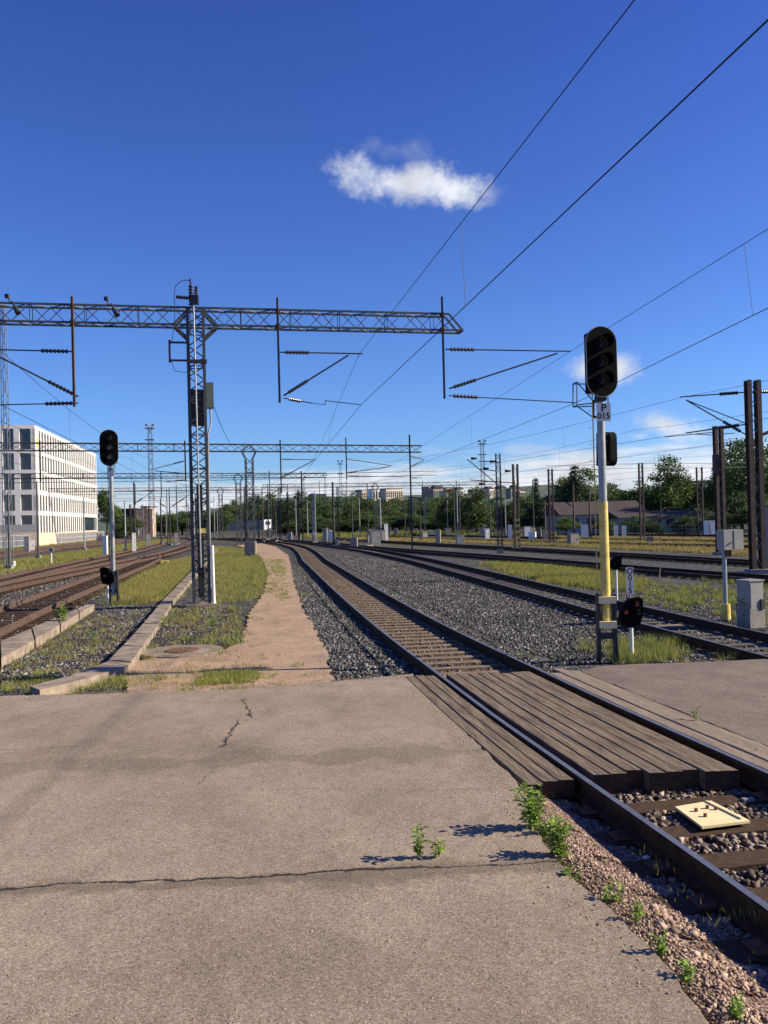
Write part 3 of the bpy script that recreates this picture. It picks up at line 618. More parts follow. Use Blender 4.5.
# yellow plate lying on sleepers
q = [G(675, 806.5, -.13), G(711, 800.5, -.13), G(750, 820.5, -.13), G(702, 826.5, -.13)]
c = sum(q, Vector()) / 4; t = thing('cover_plate', c, 'pale yellow metal cover plate lying on the sleepers between the rails', 'cover plate')
mb = MB(); vs = [p + Vector((0, 0, d)) for d in (-.02, 0) for p in q]; mb.add(vs, [(3, 2, 1, 0), (4, 5, 6, 7), (0, 1, 5, 4), (1, 2, 6, 5), (2, 3, 7, 6), (3, 0, 4, 7)]); mb.build('plate', M['yellow_pale'], t)
mb = MB(); mb.bar(q[1] + Vector((-.05, -.03, .006)), q[2] + Vector((-.05, .03, .006)), .02, .012); mb.build('lip', M['yellow_pale'], t)
for u, v in ((.3, .35), (.32, .62), (.62, .3), (.75, .4)):
    p = q[0].lerp(q[1], u).lerp(q[3].lerp(q[2], u), v); MB().tube(p, p + Vector((0, 0, .025)), .015, 8).build('bolt', M['rust_iron'], t)

# ------------------------------------------------------------------ concrete cable trough and kerb
def slabs(name, label, cat, Lp, Rp, zt, th, m, seg=.6):
    Lp = [Vector((*p[:2], 0)) for p in Lp]; Rp = [Vector((*p[:2], 0)) for p in Rp]
    t = thing(name, Vector((Lp[0].x, Lp[0].y, Zr(Lp[0].y) - .22)), label, cat)
    for i in range(len(Lp) - 1):
        n = max(1, int((Lp[i + 1] - Lp[i]).length / seg))
        for j in range(n):
            a0, a1 = j / n + .006, (j + 1) / n - .006; A = Lp[i].lerp(Lp[i + 1], a0); B = Lp[i].lerp(Lp[i + 1], a1); C = Rp[i].lerp(Rp[i + 1], a1); D = Rp[i].lerp(Rp[i + 1], a0)
            mb = MB(); dz = random.uniform(-.012, .012); vs = []
            for d in (-th, 0):
                for p in (A, B, C, D): vs.append((p.x + random.uniform(-.008, .008), p.y, Zr(p.y) + zt + dz + d + random.uniform(-.004, .004)))
            mb.add(vs, [(0, 1, 2, 3), (7, 6, 5, 4), (0, 4, 5, 1), (1, 5, 6, 2), (2, 6, 7, 3), (3, 7, 4, 0)]); mb.build('slab', m, t)
    return t
slabs('cable_trough', 'concrete cable trough of short slabs running from the asphalt past the lattice mast', 'cable trough', gp([(30, 689), (70, 678), (107, 664)], -.1) + gp([(109, 662), (162, 602), (191, 572), (215, 548)], -.08), gp([(40, 693), (80, 683), (128, 668)], -.1) + gp([(131, 664), (172.5, 602), (198, 573), (218, 549)], -.08), -.05, .2, M['concrete'], 2.0)
slabs('concrete_kerb', 'thick pale concrete kerb beams beside the nearest left track', 'kerb', gp([(-40, 664), (0, 641), (94, 601)], 0), gp([(-40, 683), (0, 658), (95, 603.5)], 0), -.0, .26, M['concrete'], 2.2)
c = G(182, 651, -.15); t = thing('manhole', c, 'round concrete manhole rim with rusty cover in the gravel', 'manhole')
MB().tube(c - Vector((0, 0, .05)), c + Vector((0, 0, .012)), .85, 32).build('rim', M['concrete'], t); MB().tube(c + Vector((0, 0, .0)), c + Vector((0, 0, .03)), .36, 24).build('cover', M['rust_iron'], t)

# ------------------------------------------------------------------ gantries
def insul(mb, a, b, t0, t1, r=.075, k=7): a = Vector(a); b = Vector(b); mb.ribs(a.lerp(b, t0), a.lerp(b, t1), r, k)
def cantilever(t, base_top, tip_top, base_dia, tip_dia, base_low, tip_low, r=.024):
    """arm group: child of gantry 't' named cantilever with sub-part insulators"""
    mb = MB(); mb.tube(base_top, tip_top, r); mb.tube(base_dia, tip_dia, r * 1.2)
    bl = Vector(base_low); tl = Vector(tip_low); mid = bl.lerp(tl, .35)
    mb.tube(bl, tl, r * .8)
    arm = mb.build('cantilever', M['dark_steel'], t, smooth=False)
    for a, b in ((base_top, tip_top), (base_dia, tip_dia), (base_low, tip_low)):
        L_ = (Vector(b) - Vector(a)).length; i = MB(); insul(i, a, b, .12 / L_ * 1.5, min(.6, .85 / L_ + .05)); i.build('insulator', M['insul'], arm)
    return arm
uB = Vector((13.1, 2.7, 0)).normalized(); vB = Vector((-uB.y, uB.x, 0))
MBASE = G(202, 606, -.2)
p1mast = Vector((MBASE.x, MBASE.y, 0)); ZT = CAMZ + (525 - 309) * MBASE.y / F   # beam top
# beam line through the mast
D1 = MBASE.y
def onbeam(s, z=0): return Vector((MBASE.x, MBASE.y, 0)) + uB * s + Vector((0, 0, z))
def beam_s(px):     # distance along the beam for a picture column
    d = ray(px, 320); h = Vector((d.x, d.y)); o = onbeam(0); # solve o+uB*s = h*t
    det = uB.x * -h.y + h.x * uB.y; return (-o.x * -h.y - h.x * o.y * 1.0 + 0) / det if False else _isect(o, uB, h)
def _isect(o, u, h):
    # o + u s = h t
    det = u.x * (-h.y) - u.y * (-h.x); return ((-o.x) * (-h.y) - (-o.y) * (-h.x)) / det
g = thing('catenary_gantry', MBASE, 'nearest overhead line gantry, a big lattice mast with a long horizontal truss', 'gantry')
mb = MB(); truss(mb, onbeam(0, -.2 + .05), onbeam(0, ZT - .05), uB, vB, .52, .52, 26, .10, .036)
mb.bar(onbeam(-.27, 1.35) - vB * .3, onbeam(.27, 1.35) - vB * .3, .06); mb.build('mast', M['mast'], g)
MB().frame(onbeam(0, -.17), uB * .5, vB * .5, (0, 0, .07)).build('footing', M['concrete'], g)
sR = beam_s(447); sT = beam_s(460); sL = beam_s(-140)
HB = .58; WB = .5
def beam_mesh(o0, u, v, s0, s1, z1, h, w, bays, leg, br, tip=.5):
    mb = MB(); A = o0 + u * s0; B = o0 + u * s1
    truss(mb, A + Vector((0, 0, z1 - h / 2)), B + Vector((0, 0, z1 - h / 2)), v, (0, 0, 1), w, h, bays, leg, br)
    if tip:
        for q in (-1, 1):
            e = B + v * q * w / 2; mb.bar(e + Vector((0, 0, z1 - h)), e + u * tip + Vector((0, 0, z1 - h)), leg); mb.bar(e + Vector((0, 0, z1)), e + u * tip + Vector((0, 0, z1 - h)), leg)
        mb.bar(B + u * tip + v * w / 2 + Vector((0, 0, z1 - h)), B + u * tip - v * w / 2 + Vector((0, 0, z1 - h)), leg)
    return mb
beam_mesh(onbeam(0), uB, vB, sL, sR, ZT, HB, WB, 34, .062, .024).build('beam', M['mast'], g)
# knee braces
mb = MB()
for sg in (-1, 1):
    for q in (-1, 1):
        o_ = vB * q * .26
        mb = MB(); mb.bar(onbeam(sg * .26, ZT - HB - .45) + o_, onbeam(sg * .72, ZT - HB) + o_, .07); mb.bar(onbeam(sg * .72, ZT - HB) + o_, onbeam(sg * .2, ZT - .02) + o_, .07); mb.build('knee_brace', M['mast'], g)
def hanger(g, s, ztop, zbot, o=onbeam, w=.09, v=vB, off=.32):
    mb = MB(); mb.bar(o(s, ztop) - v * off, o(s, zbot) - v * off, w, w * .8)
    mb.bar(o(s - .08, ZT - .06) - v * (off - .04), o(s + .08, ZT - .06) - v * (off - .04), .12); mb.bar(o(s - .08, ZT - HB) - v * (off - .04), o(s + .08, ZT - HB) - v * (off - .04), .14)
    return mb.build('drop_post', M['rust_mast'] if o is onbeam else M['dark_steel'], g)
def zpx(px, py, s): # height of the beam-plane point seen at px,py
    p = onbeam(s); Y = p.y; return at(px, py, Y).z
for (px, pyt, pyb) in ((76, 299, 408), (279, 300, 404), (442, 299, 400)):
    s = beam_s(px - 2); hanger(g, s, zpx(px, pyt, s), zpx(px, pyb, s))
def bp(px, py, o=.32):
    s = beam_s(px); return onbeam(s, zpx(px, py, s)) - vB * o
cantilever(g, bp(278.5, 354), bp(360, 355.5), bp(281, 397), bp(346, 357), bp(281, 399.5), bp(309, 404.5))
mb = MB(); mb.path([bp(309, 404.5), bp(322, 406)], .012); mb.path([bp(322, 406), bp(322, 402), bp(357, 406)], .016); mb.path([bp(355, 355), bp(357, 359)], .012)
mb.build('registration_arm', M['dark_steel'], g)
cantilever(g, bp(442, 351), bp(566, 353), bp(445, 390), bp(553, 355), bp(444, 397), bp(570, 404))
cantilever(g, bp(75, 353.5), bp(-45, 350.5), bp(78, 398), bp(-36, 340), bp(78, 404.5), bp(-40, 407))
s0_ = beam_s(-90); hanger(g, s0_, ZT + .1, ZT - 3.2)
# switch gear on top of the mast
p = lambda s, z, v=0: onbeam(s, z) + vB * v
mb = MB(); mb.ribs(p(-.12, ZT + .05, -.3), p(-.12, ZT + .75, -.3), .09, 7); mb.ribs(p(-.15, ZT + .3, -.3), p(-.62, ZT + .33, -.3), .075, 6); mb.tube(p(-.12, ZT + .75, -.3), p(-.14, ZT + .95, -.3), .03); mb.box(p(.0, ZT + .25, -.3), (.25, .2, .3)); mb.tube(p(.04, ZT + .45, -.3), p(.06, ZT + .7, -.3), .06)
mb.build('disconnector', M['insul'], g)
mb = MB()
mb.path([p(-.13, ZT + .9, -.3), p(-.4, ZT + .9, -.3), p(-.62, ZT + .7, -.3), p(-.68, ZT + .35, -.3), p(-.65, ZT - .1, -.3), p(-.7, ZT - .7, -.3), p(-.8, ZT - 1.2, -.3)], .012)
mb.path([p(-.8, ZT - 1.85, -.3), p(-.72, ZT - 2.15, -.3), p(-.4, ZT - 2.2, -.3), p(-.2, ZT - 2.15, -.3)], .010)
mb.build('jumper_cable', M['wire'], g)
mb = MB()
for z in (ZT - 1.2, ZT - 1.8): mb.ribs(p(-.3, z, -.3), p(-.85, z, -.3), .05, 9)
mb.bar(p(-.86, ZT - 1.12, -.3), p(-.86, ZT - 1.88, -.3), .06); mb.bar(p(-.3, ZT - 1.83, -.32), p(.35, ZT - 1.83, -.32), .12); mb.build('post_insulator', M['insul'], g)
MB().tube(p(.0, .95, -.34), p(-.05, ZT + .2, -.34), .028, 10).build('drive_rod', M['galv'], g)
MB().box(p(-.02, ZT - 3.35, 0), (.46, .4, 1.2), math.atan2(uB.y, uB.x)).build('transformer', M['dark_steel'], g)
b_ = MB().box(p(.42, ZT - 2.95, -.1), (.25, .34, .85), math.atan2(uB.y, uB.x)).build('switch_box', M['boxgreen'], g)
MB().path([p(.42, ZT - 3.35, -.1), p(.44, ZT - 3.9, -.1), p(.33, ZT - 4.3, -.2), p(.30, .4, -.2)], .03, 8).build('conduit', M['galv'], g)
MB().box(p(.0, 2.0, .0), (.2, .2, 3.8), math.atan2(uB.y, uB.x)).build('cable_duct', M['dark_steel'], g)
MB().box(p(.07, 2.35, -.28), (.34, .05, .16), math.atan2(uB.y, uB.x)).build('warning_plate', M['yellow'], g)
MB().tube(p(.40, -.2, -.3), p(.38, 1.85, -.3), .055, 12).build('cable_guard', M['white'], g)
MB().box(p(.0, 1.05, -.34), (.24, .12, .14)).build('drive_box', M['dark_steel'], g)
# lamps on the beam
for px, lb in ((11, 'floodlight pair on top of the nearest gantry beam at its left end'), (109, 'small floodlight on the nearest gantry beam between the left drop post and the mast')):
    s = beam_s(px); t = thing('gantry_lamp', onbeam(s, ZT), lb, 'floodlight')
    MB().tube(p(s, ZT, -.2), p(s, ZT + .3, -.2), .025).build('bracket', M['dark_steel'], t)
    MB().box(p(s - .05, ZT + .22, -.25), (.11, .14, .12)).build('housing', M['dark_steel'], t)
    mb = MB(); mb.tube(p(s + .1, ZT + .05, -.3), p(s + .3, ZT - .35, -.45), .03); mb.tube(p(s + .2, ZT - .15, -.38), p(s + .32, ZT - .38, -.48), .07, 14, .09); mb.build('lamp_head', M['dark_steel'], t)

# farther gantries (same pattern)
def far_gantry(mx, mby, pyt, slope, pxL, pxR, posts, label, extra_masts=(), hb=.6, wb=.5, arms=(), leg=.07, br=.045):
    base = G(mx, mby, -.2)
    Y = 6.74 * F / ((524 - .0253 * (mx - 240)) - pyt) if pyt else base.y
    base = at(mx, 520, Y); base.z = -.2; zt = at(mx, pyt, Y).z
    u = Vector((1, slope, 0)).normalized(); v = Vector((-u.y, u.x, 0)); o0 = Vector((base.x, base.y, 0))
    def S(px): d = ray(px, 450); return _isect(o0, u, Vector((d.x, d.y)))
    t = thing('catenary_gantry', base, label, 'gantry')
    mb = MB(); truss(mb, o0 + Vector((0, 0, -.2)), o0 + Vector((0, 0, zt - hb - .6)), u, v, .6, .6, 14, leg, br)
    for q in (-1, 1):
        for sg in (-1, 1):
            mb.bar(o0 + u * sg * .3 + v * q * .25 + Vector((0, 0, zt - hb - .6)), o0 + u * sg * .6 + v * q * .25 + Vector((0, 0, zt - hb)), leg); mb.bar(o0 + u * sg * .6 + v * q * .25 + Vector((0, 0, zt - hb)), o0 + v * q * .25 + Vector((0, 0, zt)), leg)
    mb.build('mast', M['mast'], t)
    L_ = S(pxR) - S(pxL); beam_mesh(o0, u, v, S(pxL), S(pxR), zt, hb, wb, max(8, int(L_ / .95)), leg * 1.1, br * .8, tip=0).build('beam', M['dark_steel'], t)
    for (px, a, b) in posts:
        s = S(px); P_ = o0 + u * s; mb = MB(); mb.bar(Vector((P_.x, P_.y, at(px, a, P_.y).z)) - v * .3, Vector((P_.x, P_.y, -.2 if b > 530 else at(px, b, P_.y).z)) - v * .3, .14 if b > 530 else .1)
        mb.build('drop_post' if b < 530 else 'outer_mast', M['dark_steel'], t)
    def bq(px, py): s = S(px); P_ = o0 + u * s; return Vector((P_.x, P_.y, at(px, py, P_.y).z)) - v * .3
    for a in arms: cantilever(t, bq(*a[0]), bq(*a[1]), bq(*a[2]), bq(*a[3]), bq(*a[4]), bq(*a[5]), r=.03)
    return t, o0, u, zt
far_gantry(250.5, 555, 444.5, .37, -60, 421, ((184.5, 441, 482), (279.5, 440, 494), (345, 438, 480), (408.5, 435, 541), (40, 441, 482)),
    'second overhead gantry with lattice mast and white footing in the grass', arms=(((279.5, 459.5), (315, 460), (279.5, 478), (312, 461), (279.5, 477), (292, 478)), ((345, 459), (390, 466), (345, 473), (388, 467), (345, 476), (402, 477)), ((408.5, 456), (423, 460), (408.5, 467), (422, 461), (408.5, 478), (420, 478)), ((184.5, 461), (150, 470), (184.5, 474), (154, 471), (184.5, 480), (165, 482))))
MB().box(at(250.5, 548, 73) - Vector((0, 0, .0)), (.9, .9, 1.1)).build('x', M['conc_grey']).name = 'concrete_block'
tag(bpy.data.objects['concrete_block'], 'grey concrete footing block around the foot of the second gantry mast', 'concrete block')
far_gantry(239, 543, 473.3, .42, -20, 325, ((160, 471, 498), (206, 471, 500), (268, 471, 500), (300, 471, 541)), 'third overhead gantry behind the second one, its mast left of the white train', arms=(((206, 484), (190, 485), (206, 495), (191, 486), (206, 498), (190, 499)), ((268, 484), (284, 485), (268, 495), (283, 486), (268, 498), (282, 499))))
far_gantry(221, 538, 487.3, .45, 20, 300, ((134, 484, 505), (185, 484, 507), (245, 485, 505), (286, 484, 507)), 'fourth overhead gantry, a thin distant truss left of the wood')
far_gantry(376, 538, 483, .3, 262, 500, ((318, 481, 500), (345, 481, 500), (421, 481, 500), (455, 481, 500)), 'distant overhead gantry in front of the wood, right of the second gantry')

# ------------------------------------------------------------------ overhead wires
def line(label, S, rw=.008, rc=.0095, dstep=9, sag=.35, drop=True):
    """S: list of (messenger point, contact point) supports"""
    t = thing('overhead_line', S[0][1], label, 'overhead wire')
    m_ = MB(); c_ = MB()
    for (m0, c0), (m1, c1) in zip(S, S[1:]):
        m0, c0, m1, c1 = map(Vector, (m0, c0, m1, c1)); n = 16; L_ = (c1 - c0).length
        pts = [m0.lerp(m1, i / n) - Vector((0, 0, 4 * sag * (i / n) * (1 - i / n))) for i in range(n + 1)]
        m_.path(pts, rw, 5); c_.path([c0.lerp(c1, i / 4) for i in range(5)], rc, 5)
        if drop:
            k = max(2, int(L_ / dstep))
            d = MB()
            for i in range(1, k):
                a = i / k; P_ = m0.lerp(m1, a) - Vector((0, 0, 4 * sag * a * (1 - a))); Q_ = c0.lerp(c1, a); D_ = MB().tube(P_, Q_, .005, 4); D_.build('dropper', M['wire'], t)
    m_.build('messenger_wire', M['wire'], t); c_.build('contact_wire', M['wire'], t)
    return t
S1m = bp(357, 355.5); S1c = bp(358, 405.5)
def azp(px, py, z): d = ray(px, py); t = (z - CAMZ) / d.z; return Vector((d.x * t, d.y * t, z))
qb = azp(768, 20, S1c.z)
def lext(A, B, Y): return A + (B - A) * ((Y - A.y) / (B.y - A.y))
S0c = lext(S1c, qb, -24)
def onray(A, B, px, py):   # point of the picture ray (px,py) above the plan line A-B
    d = ray(px, py); u = Vector((B.x - A.x, B.y - A.y)); det = u.x * -d.y + d.x * u.y; tt = (u.x * -A.y + u.y * A.x) / det; return Vector((0, 0, CAMZ)) + d * tt
qm = onray(S1m, S1m + (qb - S1c), 633, 0); S0m = lext(S1m, qm, -24)
# bend through measured points: straight span S0 -> S1
line('overhead wire of the crossing track, passing diagonally over the right half of the sky', [(S0m, S0c), (S1m, S1c), (at(314, 460, 74.5), at(300, 478, 74.5)), (at(268, 486, 118), at(262, 500, 118))], sag=.02, dstep=11.7)
S1m = bp(566, 353); S1c = bp(570, 404); qc = at(768, 308, 15.5)
dx2 = (qc.x - S1c.x) / (qc.y - S1c.y)
e0c = lext(S1c, azp(768, 308, S1c.z), -22); e0m = lext(S1m, onray(S1m, S1m + (e0c - S1c), 765, 230), -22)
line('overhead wire of the second track, crossing behind the tall three-lamp signal head', [(e0m, e0c), (S1m, S1c), (at(390, 466, 78), at(388, 477, 78)), (at(330, 487, 122), at(328, 497, 122))], sag=.02, dstep=11.8)
R1 = G(758, 573, -.2); R2 = at(720.5, 520, 55); R2.z = -.2
tp = at(683, 397, R1.y); tc_ = at(688, 433, R1.y)
def tl(k, Y, z, o=0): return Vector((center_x(k, Y) + o, Y, z))
line('overhead wire held by the arm of the tall rusty twin mast', [(tl('T3', 14, 7.8), tl('T3', 14, 6.15)), (tp, tc_), (tl('T3', 78, 7.8), tl('T3', 78, 6.2)), (tl('T3', 125, 7.8), tl('T3', 125, 6.2))], sag=.3)
line('overhead wire above the track beyond the rusty twin mast', [(tl('T4', 24, 7.8), tl('T4', 24, 6.2)), (tl('T4', 54, 7.8), tl('T4', 54, 6.2)), (tl('T4', 90, 7.8), tl('T4', 90, 6.2)), (tl('T4', 130, 7.8), tl('T4', 130, 6.2))])
line('overhead wire above the fifth track on the right', [(tl('T5', 40, 7.8), tl('T5', 40, 6.2)), (tl('T5', 72, 7.8), tl('T5', 72, 6.2)), (tl('T5', 110, 7.8), tl('T5', 110, 6.2)), (tl('T5', 140, 7.8), tl('T5', 140, 6.2))], drop=False)
line('overhead wire above the sixth track on the right', [(tl('T6', 48, 7.8), tl('T6', 48, 6.2)), (tl('T6', 82, 7.8), tl('T6', 82, 6.2)), (tl('T6', 120, 7.8), tl('T6', 120, 6.2))], drop=False)
for k, lb in (('L1', 'overhead wire above the left track nearest the concrete kerb'), ('L2', 'overhead wire above the second left track'), ('L3', 'overhead wire above the left track by the grass strip')):
    ys = (25, 66, 112, 150) if k != 'L3' else (42, 66, 112, 150)
    line(lb, [(tl(k, y, 7.8, .2), tl(k, y, 6.2, .2)) for y in ys], rw=.009, rc=.010, drop=(k == 'L1'), sag=.5)
for k, lb in (('L4', 'overhead wire above the track before the office building fence'), ('L5', 'overhead wire above the track closest to the office building')):
    line(lb, [(tl(k, y, 7.8), tl(k, y, 6.2)) for y in (58, 100, 140, 175)], drop=False)
for j, (ya, yb2, xl, xr, z) in list(enumerate(((88, 96, -45, 6, 7.9), (128, 140, -50, 14, 8.0), (150, 165, -55, 22, 7.6), (175, 190, -60, 60, 8.4))))[:3]:
    mb = MB()
    for dz in (0, .45): mb.path([Vector((xl, ya, z - dz)), Vector(((xl + xr) / 2, (ya + yb2) / 2, z - dz - .15)), Vector((xr, yb2, z - dz))], .03, 5)
    tag(mb.build('span_wire', M['wire']), ('first', 'second', 'third', 'fourth', 'fifth', 'sixth')[j] + ' pair of distant cross-span wires over the yard, counted from the camera' if j < 4 else ('nearer pair of thin span wires in front of the right hand trees' if j == 4 else 'farther pair of thin span wires in front of the right hand trees'), 'span wire')
# thin slack cable from the mast down to the right
mb = MB(); a = p(.5, ZT - 3.2, 0); b = at(246, 441, 70)
mb.path([a.lerp(b, i / 8) - Vector((0, 0, 1.2 * 4 * (i / 8) * (1 - i / 8))) for i in range(9)], .012)
tag(mb.build('slack_cable', M['wire']), 'thin slack cable hanging from the switch box toward the second gantry', 'cable')

# ------------------------------------------------------------------ masts in the yard
def twin_mast(base, h, w, ang, label, d=.14, stripes=False, group=None, cw=.12):
    t = thing('twin_channel_mast', base, label, 'mast', group); u = Vector((math.cos(ang), math.sin(ang), 0)); v = Vector((-u.y, u.x, 0))
    for s in (-1, 1):
        mb = MB(); c = base + u * s * w / 2; mb.frame(c + Vector((0, 0, h / 2)), u * .016, v * d, (0, 0, h / 2)); [mb.frame(c + v * q * d + u * s * .02 + Vector((0, 0, h / 2)), u * cw, v * .014, (0, 0, h / 2 - .004)) for q in (-1, 1)]; mb.build('channel', M['rust_mast'], t)
    mb = MB(); n = int(h / .62)
    for i in range(n):
        z0, z1 = .2 + i * (h - .3) / n, .2 + (i + 1) * (h - .3) / n; s = 1 if i % 2 else -1
        for q in (-1, 1): mb.bar(base + u * (-s) * w / 2 + v * q * d * .8 + Vector((0, 0, z0)), base + u * s * w / 2 + v * q * d * .8 + Vector((0, 0, z1)), .035, .012)
    mb.build('lacing', M['galv'] if w > .3 else M['rust_mast'], t)
    MB().box(base + Vector((0, 0, .05)), (w + .5, .7, .25)).build('footing', M['conc_grey'], t)
    if stripes:
        for i in range(5):
            mb = MB().box(base + Vector((0, 0, .5 + i * .5)), (w + .12, d * 2 + .04, .22)); mb.build('stripe', M['yellow'], t)
    return t
u1 = R(14)
t = twin_mast(R1 + Vector((0, 0, 0)), at(756, 380, R1.y).z + .2, .40, R(6), 'tallest rusty twin-channel mast at the right edge behind the grey cabinet', d=.15, cw=.10)
for a, b, nm in (((748, 392), (680, 397), 0), ((750, 437), (686, 400), 0), ((748, 424), (686, 433), 0), ((752, 392), (800, 391), 0), ((756, 437), (800, 420), 0)):
    A = at(a[0], a[1], R1.y); B = at(b[0], b[1], R1.y); mb = MB().tube(A, B, .028); o = mb.build('cantilever', M['dark_steel'], t); i = MB(); insul(i, A, B, .15, .42, .085); i.build('insulator', M['insul'], o)
MB().path([at(686, 400, R1.y), at(750, 425, R1.y)], .022).build('brace', M['dark_steel'], t)
t = twin_mast(R2, at(719, 426, 55).z + .2, .36, R(8), 'second rusty twin-channel mast, just left of the tallest one', d=.15, cw=.10)
for a, b in (((714, 435), (690, 434)), ((716, 432), (664, 437)), ((722, 434), (735, 433))):
    A = at(a[0], a[1], 55); B = at(b[0], b[1], 55); MB().tube(A, B, .025).build('cantilever', M['dark_steel'], t)
MB().box(at(716, 465, 54.7), (.35, .3, 1.3)).build('switch_box', M['rust_mast'], t)
R3 = G(519, 547, -.2)
R3 = Vector((at(516, 500, 72).x, 72, -.2))
t = twin_mast(R3, at(514.5, 464, 72).z + .2, .34, R(10), 'dark rusty mast with yellow bands at its foot, left of the conifer', d=.12, stripes=True, cw=.06)
R4 = Vector((at(551, 500, 84).x, 84, -.2)); twin_mast(R4, at(548, 469, 84).z + .2, .34, R(10), 'grey brown twin mast right of the conifer, holding two span wires', d=.12, cw=.05)
R5 = Vector((at(641.5, 500, 92).x, 92, -.2)); twin_mast(R5, at(640, 463, 92).z + .2, .36, R(10), 'brown mast in front of the large round tree behind the yellow signal pole', d=.1, cw=.06)
R6 = Vector((at(700, 500, 98).x, 98, -.2)); twin_mast(R6, at(699, 467, 98).z + .2, .62, R(10), 'pair of slim poles with forked tops left of the second rusty mast', d=.08, cw=.07)
mb = MB()
for y0, y1, y2 in ((464, 463.5, 463.5), (468.5, 468, 468)):
    mb.path([at(546, y0 + 2, 84), at(640, y1, 92), at(699, y2, 98), at(800, y2 - 2, 104)], .03)
tag(mb.build('span_wire', M['wire']), 'two parallel cross-span wires carried by the row of brown masts on the right', 'span wire')

def slim_mast(px, yb, yt, Y, label, kind=0, w=.2, mt='mast', box=None, arm=None, group=None):
    base = at(px, 520, Y); base.z = -.2; zt = at(px, yt, Y).z
    t = thing('line_mast', base, label, 'mast', group)
    mb = MB()
    if kind == 0: mb.tube(base, base + Vector((0, 0, zt + .2)), w / 2, 10, w / 2 * .7)
    elif kind == 1: truss(mb, base, base + Vector((0, 0, zt + .2)), (1, 0, 0), (0, 1, 0), w * 2, w * 2, 14, .06, .035)
    else:
        for s in (-1, 1): mb.bar(base + Vector((s * w * .7, 0, 0)), base + Vector((s * w * .7, 0, zt + .2)), .1, .14)
        for i in range(8): mb.bar(base + Vector((-w * .7, 0, .4 + i * (zt - .4) / 8)), base + Vector((w * .7, 0, .7 + i * (zt - .4) / 8)), .04)
    mb.build('pole', M[mt], t)
    MB().box(base + Vector((0, 0, .12)), (.45, .45, .3)).build('footing', M['conc_grey'], t)
    if arm:
        sg = arm
        a = base + Vector((0, 0, zt - .9)); MB().tube(a, a + Vector((sg * 2.8, 0, .05)), .03).build('cantilever', M['dark_steel'], t)
        MB().tube(a + Vector((0, 0, -1.6)), a + Vector((sg * 2.4, 0, 0)), .03).build('cantilever', M['dark_steel'], t)
        i = MB(); insul(i, a + Vector((0, 0, -1.6)), a + Vector((sg * 2.4, 0, 0)), .15, .4, .1); i.build('insulator', M['insul'], t)
    if box: MB().box(base + Vector((.35, -.2, box)), (.35, .3, .6)).build('control_box', M['boxgrey'], t)
    return t
